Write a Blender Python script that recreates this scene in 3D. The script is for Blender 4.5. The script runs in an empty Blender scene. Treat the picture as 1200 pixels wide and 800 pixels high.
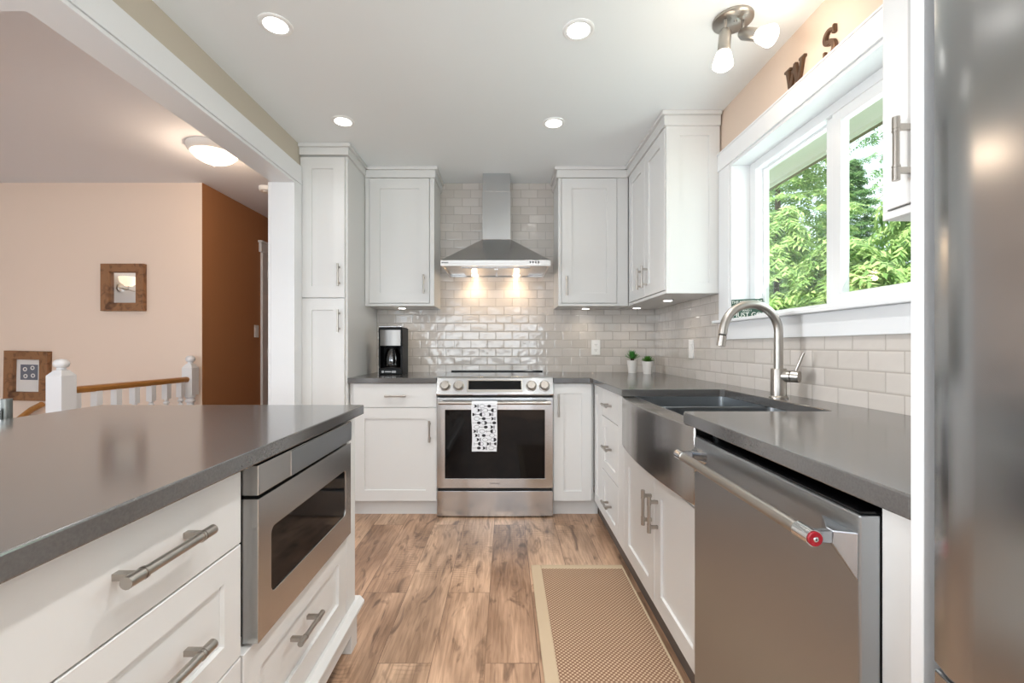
import bpy, bmesh, math, random
from mathutils import Vector, Matrix, Euler
random.seed(7)
C = bpy.context.scene.collection
SC = bpy.context.scene
PI = math.pi

# ------------------------------------------------------------------ camera, world, light, exposure
cam_d = bpy.data.cameras.new('camera')
cam_d.sensor_width = 36.0
cam_d.lens = 36.0 * 520 / 1200
cam_d.shift_x = 7 / 1200
cam_d.shift_y = 6 / 1200
cam_d.clip_start = 0.02
cam = bpy.data.objects.new('camera', cam_d); C.objects.link(cam)
cam.location = (0, 0, 1.12)
cam.rotation_euler = (PI / 2, 0, 0)
SC.camera = cam

SC.view_settings.view_transform = 'Standard'
SC.view_settings.look = 'None'
SC.view_settings.gamma = 1.0
SC.view_settings.use_curve_mapping = False
SC.view_settings.exposure = 0.55

world = bpy.data.worlds.new('sky'); SC.world = world
world.use_nodes = True
wn = world.node_tree.nodes; wl = world.node_tree.links
bg = wn['Background']
tc = wn.new('ShaderNodeTexCoord')
noi = wn.new('ShaderNodeTexNoise'); noi.inputs['Scale'].default_value = 3.0; noi.inputs['Detail'].default_value = 6
cr = wn.new('ShaderNodeValToRGB')
cr.color_ramp.elements[0].position = 0.42; cr.color_ramp.elements[0].color = (0.72, 0.85, 1.0, 1)
cr.color_ramp.elements[1].position = 0.58; cr.color_ramp.elements[1].color = (1.0, 1.0, 1.0, 1)
wl.new(tc.outputs['Generated'], noi.inputs['Vector'])
wl.new(noi.outputs['Fac'], cr.inputs['Fac'])
wl.new(cr.outputs['Color'], bg.inputs['Color'])
bg.inputs['Strength'].default_value = 1.5

def lamp(name, kind, loc, power, color=(1, 1, 1), rot=(0, 0, 0), **kw):
    d = bpy.data.lights.new(name, kind); d.energy = power; d.color = color
    for k, v in kw.items(): setattr(d, k, v)
    o = bpy.data.objects.new(name, d); C.objects.link(o)
    o.location = loc; o.rotation_euler = rot
    return o

DXW = -5.22
lamp('sun', 'SUN', (-6, -4, 12), 6.0, (1.0, 0.95, 0.85), rot=(math.radians(48), 0, math.radians(-50)), angle=0.03)
# added fill lamp behind the camera, aimed steeply up to brighten the ceiling
lamp('fill_rear', 'AREA', (0.0, -2.45, 1.35), 76, (0.86, 0.95, 1.0), rot=(PI / 2 + 1.15, 0, 0), shape='RECTANGLE', size=3.0, size_y=2.1)
# daylight through the dining room window
lamp('daylight_dining', 'AREA', (-3.4, -2.45, 1.4), 22, (0.80, 0.92, 1.0), rot=(PI / 2 + .75, 0, 0), shape='RECTANGLE', size=2.4, size_y=1.8)
# added side fill lamp, narrow beam brightening the fronts on the window wall
lamp('fill_side', 'AREA', (DXW, 0.0, 1.45), 31, (0.93, 0.97, 1.0), rot=(0, -PI / 2, 0), shape='RECTANGLE', size=1.4, size_y=1.5, spread=math.radians(75))
# daylight through the kitchen window
lamp('daylight_kitchen', 'AREA', (1.50, 1.78, 1.70), 6, (0.86, 0.97, 1.0), rot=(0, PI / 2 + .5, 0), shape='RECTANGLE', size=0.8, size_y=1.1)

# ------------------------------------------------------------------ materials
def mat(name, col=(0.8, 0.8, 0.8), rough=0.5, metal=0.0, emis=None, estr=0.0, spec=0.5, coat=0.0):
    m = bpy.data.materials.new(name); m.use_nodes = True
    b = m.node_tree.nodes['Principled BSDF']
    b.inputs['Base Color'].default_value = (*col, 1)
    b.inputs['Roughness'].default_value = rough
    b.inputs['Metallic'].default_value = metal
    b.inputs['Specular IOR Level'].default_value = spec
    b.inputs['Coat Weight'].default_value = coat
    if emis:
        b.inputs['Emission Color'].default_value = (*emis, 1)
        b.inputs['Emission Strength'].default_value = estr
    return m

def nodes(m): return m.node_tree.nodes, m.node_tree.links, m.node_tree.nodes['Principled BSDF']

def noise_bump(m, scale=200, strength=0.05, dist=0.001, stretch=(1, 1, 1), rough_var=None, col_var=None):
    n, l, b = nodes(m)
    t = n.new('ShaderNodeTexCoord'); mp = n.new('ShaderNodeMapping'); mp.inputs['Scale'].default_value = stretch
    nz = n.new('ShaderNodeTexNoise'); nz.inputs['Scale'].default_value = scale; nz.inputs['Detail'].default_value = 3
    l.new(t.outputs['Object'], mp.inputs['Vector']); l.new(mp.outputs['Vector'], nz.inputs['Vector'])
    if strength:
        bu = n.new('ShaderNodeBump'); bu.inputs['Strength'].default_value = strength; bu.inputs['Distance'].default_value = dist
        l.new(nz.outputs['Fac'], bu.inputs['Height']); l.new(bu.outputs['Normal'], b.inputs['Normal'])
    if rough_var:
        mr = n.new('ShaderNodeMapRange'); mr.inputs['To Min'].default_value = rough_var[0]; mr.inputs['To Max'].default_value = rough_var[1]
        l.new(nz.outputs['Fac'], mr.inputs['Value']); l.new(mr.outputs['Result'], b.inputs['Roughness'])
    if col_var:
        r = n.new('ShaderNodeValToRGB'); r.color_ramp.elements[0].position = 0.3; r.color_ramp.elements[1].position = 0.7
        r.color_ramp.elements[0].color = (*col_var[0], 1); r.color_ramp.elements[1].color = (*col_var[1], 1)
        l.new(nz.outputs['Fac'], r.inputs['Fac']); l.new(r.outputs['Color'], b.inputs['Base Color'])
    return m

M = {}
M['cabinet'] = mat('cabinet_white', (0.715, 0.71, 0.695), 0.32)
M['trim'] = mat('trim_white', (0.78, 0.79, 0.80), 0.35)
M['vinyl'] = mat('vinyl_white', (0.78, 0.79, 0.80), 0.3)
M['ceiling'] = noise_bump(mat('ceiling_paint', (0.88, 0.91, 0.92), 0.9), 180, 0.08)
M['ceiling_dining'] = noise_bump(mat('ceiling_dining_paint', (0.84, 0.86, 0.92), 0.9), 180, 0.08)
M['taupe'] = mat('wall_taupe', (0.56, 0.50, 0.41), 0.8)
M['beige'] = mat('wall_beige', (0.66, 0.53, 0.43), 0.8)
M['peach'] = mat('wall_peach', (0.86, 0.71, 0.60), 0.8)
M['brown'] = mat('wall_brown', (0.44, 0.20, 0.085), 0.8)
M['white_wall'] = mat('wall_white', (0.52, 0.50, 0.49), 0.8)
M['quartz'] = noise_bump(mat('quartz_dark', (0.07, 0.066, 0.064), 0.14, spec=1.0), 260, 0.0, col_var=((0.068, 0.064, 0.062), (0.090, 0.085, 0.081)))
M['quartz'].node_tree.nodes['Principled BSDF'].inputs['IOR'].default_value = 1.65
M['nickel'] = mat('brushed_nickel', (0.44, 0.41, 0.375), 0.32, 1.0)
M['chrome'] = mat('chrome', (0.72, 0.72, 0.72), 0.1, 1.0)
M['black_plastic'] = mat('black_plastic', (0.006, 0.006, 0.006), 0.45, spec=0.2)
M['black_glass'] = mat('black_glass', (0.004, 0.004, 0.0045), 0.05, spec=0.25)
M['black_gap'] = mat('black_rubber', (0.01, 0.01, 0.01), 0.7)
M['band'] = mat('brushed_band', (0.26, 0.25, 0.24), 0.35, 1.0)
M['post'] = mat('satin_post', (0.22, 0.23, 0.22), 0.4, 1.0)
M['bracket'] = mat('polished_bracket', (0.50, 0.53, 0.57), 0.2, 1.0)
M['red'] = mat('red_enamel', (0.30, 0.004, 0.012), 0.25)
M['pot'] = mat('white_ceramic', (0.78, 0.75, 0.71), 0.4)
M['soil'] = mat('soil', (0.05, 0.03, 0.015), 0.9)
M['leaf_bright'] = mat('succulent_green', (0.06, 0.25, 0.045), 0.45)
M['leaf_dark'] = mat('succulent_dark_green', (0.06, 0.19, 0.02), 0.45)
M['outlet'] = mat('outlet_white', (0.85, 0.84, 0.82), 0.35)
M['slot'] = mat('slot_dark', (0.05, 0.045, 0.04), 0.6)
M['sign_green'] = mat('sign_green', (0.035, 0.085, 0.06), 0.6)
M['sign_side'] = mat('sign_side_mint', (0.30, 0.50, 0.42), 0.6)
M['sign_text'] = mat('sign_lettering', (0.80, 0.80, 0.74), 0.6)
M['letter'] = noise_bump(mat('letter_bronze', (0.13, 0.075, 0.045), 0.35, 0.6), 60, 0.1)
M['bulb'] = mat('frosted_glass_lit', (1, 0.95, 0.88), 0.4, emis=(1.0, 0.88, 0.72), estr=9)
M['bulb_spot'] = mat('lamp_face_lit', (1, 1, 1), 0.4, emis=(1.0, 0.96, 0.9), estr=9)
M['bulb_warm'] = mat('warm_lamp_lit', (1, 0.9, 0.75), 0.4, emis=(1.0, 0.82, 0.6), estr=12)
M['bulb_soft'] = mat('soft_shade_lit', (1, .93, .82), 0.4, emis=(1.0, .80, .58), estr=0.75)
M['dome'] = mat('dome_glass_lit', (1, 0.93, 0.82), 0.4, emis=(1.0, 0.80, 0.58), estr=3.0)
M['can_ring'] = mat('can_ring_white', (0.85, 0.85, 0.84), 0.4)
M['towel'] = noise_bump(mat('towel_cotton', (0.80, 0.81, 0.84), 0.9), 900, 0.4)
M['ink'] = mat('towel_ink', (0.03, 0.03, 0.035), 0.9)
M['ink_grey'] = mat('towel_ink_grey', (0.30, 0.30, 0.32), 0.9)
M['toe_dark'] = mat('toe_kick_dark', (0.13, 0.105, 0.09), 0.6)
M['paper'] = mat('picture_paper', (0.80, 0.78, 0.76), 0.7)
M['mirror'] = mat('mirror_glass', (0.85, 0.85, 0.86), 0.02, 1.0)
M['bark'] = noise_bump(mat('bark', (0.10, 0.06, 0.035), 0.9), 20, 0.5)
M['soffit'] = mat('soffit_paint', (0.86, 0.92, 0.84), 0.7)
M['bounce_slab'] = mat('pale_bounce_slab', (0.7, 0.69, 0.66), 0.8)
M['fascia'] = mat('fascia_olive', (0.18, 0.16, 0.08), 0.6)
M['grass'] = noise_bump(mat('lawn', (0.06, 0.14, 0.03), 0.9), 3, 0.5, col_var=((0.04, 0.10, 0.02), (0.10, 0.2, 0.05)))
M['screw'] = mat('button_dark', (0.03, 0.03, 0.03), 0.4)
M['print_grey'] = mat('print_grey', (0.16, 0.17, 0.21), 0.7)

def steel(name, col, rough, axis, warp=0.0, wsc=2.2, wst=(1, 1, 1)):
    """brushed stainless: fine grain along one axis, and a slow warp of the sheet"""
    m = mat(name, col, rough, 1.0)
    n, l, b = nodes(m)
    t = n.new('ShaderNodeTexCoord'); mp = n.new('ShaderNodeMapping')
    s = [1400, 1400, 1400]; s[axis] = 12; mp.inputs['Scale'].default_value = s
    nz = n.new('ShaderNodeTexNoise'); nz.inputs['Scale'].default_value = 1.0; nz.inputs['Detail'].default_value = 2
    l.new(t.outputs['Object'], mp.inputs['Vector']); l.new(mp.outputs['Vector'], nz.inputs['Vector'])
    mr = n.new('ShaderNodeMapRange'); mr.inputs['To Min'].default_value = rough - 0.003; mr.inputs['To Max'].default_value = rough + 0.004
    l.new(nz.outputs['Fac'], mr.inputs['Value']); l.new(mr.outputs['Result'], b.inputs['Roughness'])
    b.inputs['Anisotropic'].default_value = 0.5
    if warp:
        w = n.new('ShaderNodeTexNoise'); w.inputs['Scale'].default_value = wsc; w.inputs['Detail'].default_value = 0.5
        m2 = n.new('ShaderNodeMapping'); m2.inputs['Scale'].default_value = wst; l.new(t.outputs['Object'], m2.inputs['Vector'])
        l.new(m2.outputs['Vector'], w.inputs['Vector'])
        bu = n.new('ShaderNodeBump'); bu.inputs['Strength'].default_value = 1.0; bu.inputs['Distance'].default_value = warp
        l.new(w.outputs['Fac'], bu.inputs['Height']); l.new(bu.outputs['Normal'], b.inputs['Normal'])
    return m
M['steel'] = steel('stainless', (0.55, 0.54, 0.53), 0.26, 0)
M['steel_v'] = steel('stainless_upright_grain', (0.60, 0.61, 0.62), 0.22, 2, 0.010, 7.0, (1, 1, .08))
M['steel_fridge'] = steel('stainless_fridge', (0.45, 0.465, 0.475), 0.20, 2, 0.045, 2.6, (1, 1.6, .35))
M['steel_dark'] = steel('stainless_dark', (0.41, 0.43, 0.445), 0.30, 0, 0.004)
M['steel_sink'] = steel('stainless_sink', (0.46, 0.44, 0.42), 0.20, 0, 0.010, 5.0, (1, 1, .1))
M['steel_mw'] = steel('stainless_microwave', (0.54, 0.53, 0.52), 0.27, 0)

# towards-glass for windows
def glass_mat(name, tint=(1, 1, 1), ref=0.08):
    m = bpy.data.materials.new(name); m.use_nodes = True
    n, l = m.node_tree.nodes, m.node_tree.links
    n.clear()
    o = n.new('ShaderNodeOutputMaterial'); tr = n.new('ShaderNodeBsdfTransparent'); tr.inputs['Color'].default_value = (*tint, 1)
    g = n.new('ShaderNodeBsdfGlossy'); g.inputs['Roughness'].default_value = 0.01
    mx = n.new('ShaderNodeMixShader'); mx.inputs['Fac'].default_value = ref
    l.new(tr.outputs[0], mx.inputs[1]); l.new(g.outputs[0], mx.inputs[2]); l.new(mx.outputs[0], o.inputs[0])
    return m
M['pane'] = glass_mat('window_glass', (0.95, 0.98, 0.96), 0.06)
M['carafe'] = glass_mat('carafe_glass', (0.35, 0.33, 0.32), 0.18)

def wood_frame_mat():
    m = mat('rustic_wood', (0.3, 0.14, 0.06), 0.55); n, l, b = nodes(m)
    t = n.new('ShaderNodeTexCoord'); nz = n.new('ShaderNodeTexNoise'); nz.inputs['Scale'].default_value = 14; nz.inputs['Detail'].default_value = 6
    nz.inputs['Distortion'].default_value = 1.2
    r = n.new('ShaderNodeValToRGB'); r.color_ramp.elements[0].position = 0.28; r.color_ramp.elements[0].color = (0.10, 0.04, 0.015, 1)
    r.color_ramp.elements[1].position = 0.5; r.color_ramp.elements[1].color = (0.30, 0.145, 0.062, 1)
    l.new(t.outputs['Object'], nz.inputs['Vector']); l.new(nz.outputs['Fac'], r.inputs['Fac']); l.new(r.outputs['Color'], b.inputs['Base Color'])
    return m
M['wood_frame'] = wood_frame_mat()
M['oak'] = noise_bump(mat('oak_rail', (0.42, 0.19, 0.05), 0.35), 30, 0.0, stretch=(6, 0.4, 6), col_var=((0.36, 0.15, 0.035), (0.50, 0.24, 0.07)))
M['white_gloss'] = mat('railing_white', (0.82, 0.83, 0.85), 0.35)

def tile_mat(name, axis, ofs=0.016):
    """handmade glossy subway tile; axis 0 = wall along X, 1 = wall along Y"""
    m = mat(name, (0.6, 0.56, 0.52), 0.1, coat=0.4); n, l, b = nodes(m)
    t = n.new('ShaderNodeTexCoord'); sp = n.new('ShaderNodeSeparateXYZ'); cb = n.new('ShaderNodeCombineXYZ')
    l.new(t.outputs['Object'], sp.inputs[0])
    l.new(sp.outputs[axis], cb.inputs[0]); l.new(sp.outputs[2], cb.inputs[1])
    mp = n.new('ShaderNodeMapping'); mp.inputs['Location'].default_value = (ofs, -0.904 + 0.0675 * 20, 0)
    l.new(cb.outputs[0], mp.inputs['Vector'])
    def brick(mortar, smooth, c1, c2, cm):
        br = n.new('ShaderNodeTexBrick'); br.offset = 0.5
        br.inputs['Scale'].default_value = 1.0
        br.inputs['Brick Width'].default_value = 0.135; br.inputs['Row Height'].default_value = 0.0675
        br.inputs['Mortar Size'].default_value = mortar; br.inputs['Mortar Smooth'].default_value = smooth
        br.inputs['Color1'].default_value = (*c1, 1); br.inputs['Color2'].default_value = (*c2, 1); br.inputs['Mortar'].default_value = (*cm, 1)
        l.new(mp.outputs[0], br.inputs['Vector'])
        return br
    b1 = brick(0.0022, 0.1, (0.54, 0.495, 0.45), (0.62, 0.575, 0.535), (0.40, 0.36, 0.32))
    l.new(b1.outputs['Color'], b.inputs['Base Color'])
    b2 = brick(0.008, 1.0, (1, 1, 1), (0.9, 0.9, 0.9), (0, 0, 0))
    nz = n.new('ShaderNodeTexNoise'); nz.inputs['Scale'].default_value = 13; nz.inputs['Detail'].default_value = 1.5
    l.new(t.outputs['Object'], nz.inputs['Vector'])
    bw = n.new('ShaderNodeRGBToBW'); l.new(b2.outputs['Color'], bw.inputs[0])
    ml = n.new('ShaderNodeMath'); ml.operation = 'MULTIPLY_ADD'; ml.inputs[1].default_value = 0.45
    l.new(bw.outputs[0], ml.inputs[0]); 
    m2 = n.new('ShaderNodeMath'); m2.operation = 'MULTIPLY'; m2.inputs[1].default_value = 2.6
    l.new(nz.outputs['Fac'], m2.inputs[0]); l.new(m2.outputs[0], ml.inputs[2])
    bu = n.new('ShaderNodeBump'); bu.inputs['Strength'].default_value = 0.8; bu.inputs['Distance'].default_value = 0.0022
    l.new(ml.outputs[0], bu.inputs['Height']); l.new(bu.outputs['Normal'], b.inputs['Normal'])
    l.new(bu.outputs['Normal'], b.inputs['Coat Normal'])
    rr = n.new('ShaderNodeMapRange'); rr.inputs['To Min'].default_value = 0.10; rr.inputs['To Max'].default_value = 0.6
    l.new(b1.outputs['Fac'], rr.inputs['Value']); l.new(rr.outputs[0], b.inputs['Roughness'])
    return m
M['tile_back'] = tile_mat('subway_tile_back', 0)
M['tile_right'] = tile_mat('subway_tile_right', 1, 0.074)

def floor_mat():
    m = mat('rustic_plank_floor', (0.4, 0.25, 0.15), 0.35); n, l, b = nodes(m)
    t = n.new('ShaderNodeTexCoord'); mp = n.new('ShaderNodeMapping')
    mp.inputs['Rotation'].default_value = (0, 0, PI / 2); mp.inputs['Location'].default_value = (0.35, 0.264 + 0.19 * 30, 0)
    l.new(t.outputs['Object'], mp.inputs['Vector'])
    def brick(c1, c2, cm, mort=0.0016):
        br = n.new('ShaderNodeTexBrick'); br.offset = 0.37; br.offset_frequency = 2; br.inputs['Scale'].default_value = 1
        br.inputs['Brick Width'].default_value = 1.22; br.inputs['Row Height'].default_value = 0.19
        br.inputs['Mortar Size'].default_value = mort; br.inputs['Mortar Smooth'].default_value = 0.2
        br.inputs['Color1'].default_value = (*c1, 1); br.inputs['Color2'].default_value = (*c2, 1); br.inputs['Mortar'].default_value = (*cm, 1)
        l.new(mp.outputs[0], br.inputs['Vector']); return br
    b1 = brick((0, 0, 0), (1, 1, 1), (0.5, 0.5, 0.5))
    # per plank offset of the grain
    ofs = n.new('ShaderNodeVectorMath'); ofs.operation = 'MULTIPLY_ADD'; ofs.inputs[1].default_value = (7, 13, 5)
    l.new(b1.outputs['Color'], ofs.inputs[0]); l.new(t.outputs['Object'], ofs.inputs[2])
    def nz(scale, stretch, detail, dist=0.0):
        q = n.new('ShaderNodeMapping'); q.inputs['Scale'].default_value = stretch; l.new(ofs.outputs[0], q.inputs['Vector'])
        x = n.new('ShaderNodeTexNoise'); x.inputs['Scale'].default_value = scale; x.inputs['Detail'].default_value = detail; x.inputs['Distortion'].default_value = dist
        l.new(q.outputs[0], x.inputs['Vector']); return x
    def ramp(src, p0, c0, p1, c1):
        r = n.new('ShaderNodeValToRGB'); r.color_ramp.elements[0].position = p0; r.color_ramp.elements[0].color = (*c0, 1)
        r.color_ramp.elements[1].position = p1; r.color_ramp.elements[1].color = (*c1, 1); l.new(src, r.inputs['Fac']); return r
    def mixc(kind, a, bb, fac):
        x = n.new('ShaderNodeMix'); x.data_type = 'RGBA'; x.blend_type = kind
        if isinstance(fac, float): x.inputs[0].default_value = fac
        else: l.new(fac, x.inputs[0])
        l.new(a, x.inputs[6]); l.new(bb, x.inputs[7]); return x.outputs[2]
    base = ramp(b1.outputs['Color'], 0.0, (0.36, 0.225, 0.145), 1.0, (0.52, 0.36, 0.245))
    broad = ramp(nz(3.0, (1.6, 0.6, 1), 4, 0.6).outputs['Fac'], 0.35, (0.68, 0.62, 0.58), 0.66, (1.32, 1.30, 1.30))
    c = mixc('MULTIPLY', base.outputs[0], broad.outputs[0], 1.0)
    grain = ramp(nz(26.0, (3.4, 0.22, 1), 6, 0.8).outputs['Fac'], 0.32, (0.66, 0.62, 0.58), 0.62, (1.12, 1.12, 1.12))
    c = mixc('MULTIPLY', c, grain.outputs[0], 0.85)
    knots = ramp(nz(4.2, (2.6, 0.75, 1), 5, 2.2).outputs['Fac'], 0.55, (1, 1, 1), 0.70, (0.26, 0.22, 0.21))
    c = mixc('MULTIPLY', c, knots.outputs[0], 0.8)
    # saw marks across some planks
    wv = n.new('ShaderNodeTexWave'); wv.wave_type = 'BANDS'; wv.bands_direction = 'Y'; wv.inputs['Scale'].default_value = 16; wv.inputs['Distortion'].default_value = 6; wv.inputs['Detail'].default_value = 2
    l.new(ofs.outputs[0], wv.inputs['Vector'])
    saw = ramp(wv.outputs['Color'], 0.0, (0.66, 0.65, 0.64), 0.5, (1, 1, 1))
    msk = ramp(nz(2.1, (1.5, 0.8, 1), 2, 0).outputs['Fac'], 0.52, (0, 0, 0), 0.62, (1, 1, 1))
    c = mixc('MULTIPLY', c, saw.outputs[0], msk.outputs[0])
    seam = brick((1, 1, 1), (1, 1, 1), (0.42, 0.38, 0.36), 0.0016)
    c = mixc('MULTIPLY', c, seam.outputs['Color'], 1.0)
    l.new(c, b.inputs['Base Color'])
    bu = n.new('ShaderNodeBump'); bu.inputs['Strength'].default_value = 0.25; bu.inputs['Distance'].default_value = 0.002
    bw = n.new('ShaderNodeRGBToBW'); l.new(c, bw.inputs[0]); l.new(bw.outputs[0], bu.inputs['Height']); l.new(bu.outputs['Normal'], b.inputs['Normal'])
    return m
M['floor'] = floor_mat()

def rug_mat():
    m = mat('rug_weave', (0.4, 0.3, 0.2), 0.9); n, l, b = nodes(m)
    t = n.new('ShaderNodeTexCoord'); mp = n.new('ShaderNodeMapping'); mp.inputs['Scale'].default_value = (1 / 0.0165, 1 / 0.0165, 1)
    l.new(t.outputs['Object'], mp.inputs['Vector'])
    sp = n.new('ShaderNodeSeparateXYZ'); l.new(mp.outputs[0], sp.inputs[0])
    def sn(sock):
        k = n.new('ShaderNodeMath'); k.operation = 'MULTIPLY'; k.inputs[1].default_value = 2 * PI; l.new(sock, k.inputs[0])
        s = n.new('ShaderNodeMath'); s.operation = 'SINE'; l.new(k.outputs[0], s.inputs[0]); return s.outputs[0]
    p = n.new('ShaderNodeMath'); p.operation = 'MULTIPLY'; l.new(sn(sp.outputs[0]), p.inputs[0]); l.new(sn(sp.outputs[1]), p.inputs[1])
    r = n.new('ShaderNodeValToRGB')
    r.color_ramp.elements[0].position = 0.42; r.color_ramp.elements[0].color = (0.20, 0.105, 0.06, 1)
    r.color_ramp.elements[1].position = 0.80; r.color_ramp.elements[1].color = (0.55, 0.40, 0.27, 1)
    mr = n.new('ShaderNodeMapRange'); mr.inputs['From Min'].default_value = -1; l.new(p.outputs[0], mr.inputs['Value'])
    l.new(mr.outputs[0], r.inputs['Fac']); l.new(r.outputs[0], b.inputs['Base Color'])
    bu = n.new('ShaderNodeBump'); bu.inputs['Strength'].default_value = 0.6; bu.inputs['Distance'].default_value = 0.002
    l.new(mr.outputs[0], bu.inputs['Height']); l.new(bu.outputs['Normal'], b.inputs['Normal'])
    return m
M['rug'] = rug_mat()
M['rug_border'] = noise_bump(mat('rug_border', (0.50, 0.385, 0.26), 0.9), 500, 0.3)

def foliage_mat(name, a, bcol):
    m = mat(name, a, 0.6); n, l, b = nodes(m)
    oi = n.new('ShaderNodeNewGeometry')
    r = n.new('ShaderNodeValToRGB'); r.color_ramp.elements[0].color = (*a, 1); r.color_ramp.elements[1].color = (*bcol, 1)
    l.new(oi.outputs['Random Per Island'], r.inputs['Fac']); l.new(r.outputs[0], b.inputs['Base Color'])
    tr = n.new('ShaderNodeBsdfTranslucent'); l.new(r.outputs[0], tr.inputs['Color'])
    mx = n.new('ShaderNodeMixShader'); mx.inputs['Fac'].default_value = 0.4
    out = [x for x in n if x.type == 'OUTPUT_MATERIAL'][0]
    l.new(b.outputs[0], mx.inputs[1]); l.new(tr.outputs[0], mx.inputs[2]); l.new(mx.outputs[0], out.inputs[0])
    return m
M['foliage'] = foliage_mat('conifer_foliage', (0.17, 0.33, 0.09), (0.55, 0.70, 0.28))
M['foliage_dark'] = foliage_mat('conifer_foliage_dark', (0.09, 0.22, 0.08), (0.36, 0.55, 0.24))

# ------------------------------------------------------------------ helpers
def V(*a): return Vector(a)

class MB:
    """collects shapes in one bmesh"""
    def __init__(s): s.bm = bmesh.new(); s.mats = []; s.mi = 0
    def use(s, m):
        if m not in s.mats: s.mats.append(m)
        s.mi = s.mats.index(m); return s
    def face(s, vs, smooth=False):
        try: f = s.bm.faces.new(vs)
        except ValueError: return None
        f.material_index = s.mi; f.smooth = smooth; return f
    def box(s, x0, x1, y0, y1, z0, z1, mtx=None, bev=0.0):
        if x0 > x1: x0, x1 = x1, x0
        if y0 > y1: y0, y1 = y1, y0
        if z0 > z1: z0, z1 = z1, z0
        P = [(x0, y0, z0), (x1, y0, z0), (x1, y1, z0), (x0, y1, z0), (x0, y0, z1), (x1, y0, z1), (x1, y1, z1), (x0, y1, z1)]
        v = [s.bm.verts.new(mtx @ Vector(p) if mtx else p) for p in P]
        fs = [s.face([v[i] for i in q]) for q in ((3, 2, 1, 0), (4, 5, 6, 7), (0, 1, 5, 4), (1, 2, 6, 5), (2, 3, 7, 6), (3, 0, 4, 7))]
        if bev:
            es = list({e for f in fs for e in f.edges})
            r = bmesh.ops.bevel(s.bm, geom=es, offset=bev, segments=2, affect='EDGES', profile=0.5)
            for f in r['faces']: f.material_index = s.mi
        return s
    def prism(s, pts, d0, d1, axis=2, smooth=False, mtx=None):
        """outline pts (2-D) extruded along axis from d0 to d1; axis 2: (x,y), axis 1: (x,z), axis 0: (y,z)"""
        def P(p, d):
            q = {2: (p[0], p[1], d), 1: (p[0], d, p[1]), 0: (d, p[0], p[1])}[axis]
            return mtx @ Vector(q) if mtx else Vector(q)
        a = [s.bm.verts.new(P(p, d0)) for p in pts]; b = [s.bm.verts.new(P(p, d1)) for p in pts]
        n = len(pts); s.face(list(reversed(a))); s.face(b)
        for i in range(n): s.face([a[i], a[(i + 1) % n], b[(i + 1) % n], b[i]], smooth)
        return s
    def lathe(s, prof, seg=24, center=(0, 0, 0), mtx=None, smooth=True, cap=True):
        """prof list of (r, z)"""
        rings = []
        for r, z in prof:
            ring = []
            for i in range(seg):
                a = 2 * PI * i / seg
                p = Vector((center[0] + r * math.cos(a), center[1] + r * math.sin(a), center[2] + z))
                ring.append(s.bm.verts.new(mtx @ p if mtx else p))
            rings.append(ring)
        for k in range(len(rings) - 1):
            for i in range(seg):
                s.face([rings[k][i], rings[k][(i + 1) % seg], rings[k + 1][(i + 1) % seg], rings[k + 1][i]], smooth)
        if cap:
            s.face(list(reversed(rings[0]))); s.face(rings[-1])
        return s
    def tube(s, pts, r, seg=14, cap=True):
        pts = [Vector(p) for p in pts]; n = len(pts)
        rs = r if isinstance(r, (list, tuple)) else [r] * n
        rings = []; up = None
        for k in range(n):
            d = (pts[min(k + 1, n - 1)] - pts[max(k - 1, 0)]).normalized()
            if up is None: up = Vector((0, 0, 1)) if abs(d.z) < 0.9 else Vector((1, 0, 0))
            u = (up - d * up.dot(d)).normalized(); w = d.cross(u); up = u
            rings.append([s.bm.verts.new(pts[k] + u * rs[k] * math.cos(2 * PI * i / seg) + w * rs[k] * math.sin(2 * PI * i / seg)) for i in range(seg)])
        for k in range(n - 1):
            for i in range(seg):
                s.face([rings[k][i], rings[k][(i + 1) % seg], rings[k + 1][(i + 1) % seg], rings[k + 1][i]], True)
        if cap: s.face(list(reversed(rings[0]))); s.face(rings[-1])
        return s
    def sphere(s, c, r, seg=20, sc=(1, 1, 1)):
        r_ = bmesh.ops.create_uvsphere(s.bm, u_segments=seg, v_segments=seg // 2, radius=r, matrix=Matrix.Translation(c) @ Matrix.Diagonal((*sc, 1)))
        for v in r_['verts']:
            for f in v.link_faces: f.material_index = s.mi; f.smooth = True
        return s
    def mesh(s, name):
        me = bpy.data.meshes.new(name)
        bmesh.ops.recalc_face_normals(s.bm, faces=s.bm.faces[:])
        for e in s.bm.edges:
            if len(e.link_faces) == 2 and e.calc_face_angle(0) > .65: e.smooth = False
        s.bm.to_mesh(me); s.bm.free()
        for m in s.mats: me.materials.append(m)
        return me
    def build(s, name, m=None, parent=None, bevel=0.0, seg=2):
        me = s.mesh(name)
        if m is not None and not s.mats: me.materials.append(m)
        o = bpy.data.objects.new(name, me); C.objects.link(o)
        if parent is not None: o.parent = parent
        if bevel:
            b = o.modifiers.new('bevel', 'BEVEL'); b.width = bevel; b.segments = seg; b.limit_method = 'ANGLE'; b.angle_limit = 0.6; b.harden_normals = False
        return o

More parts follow.
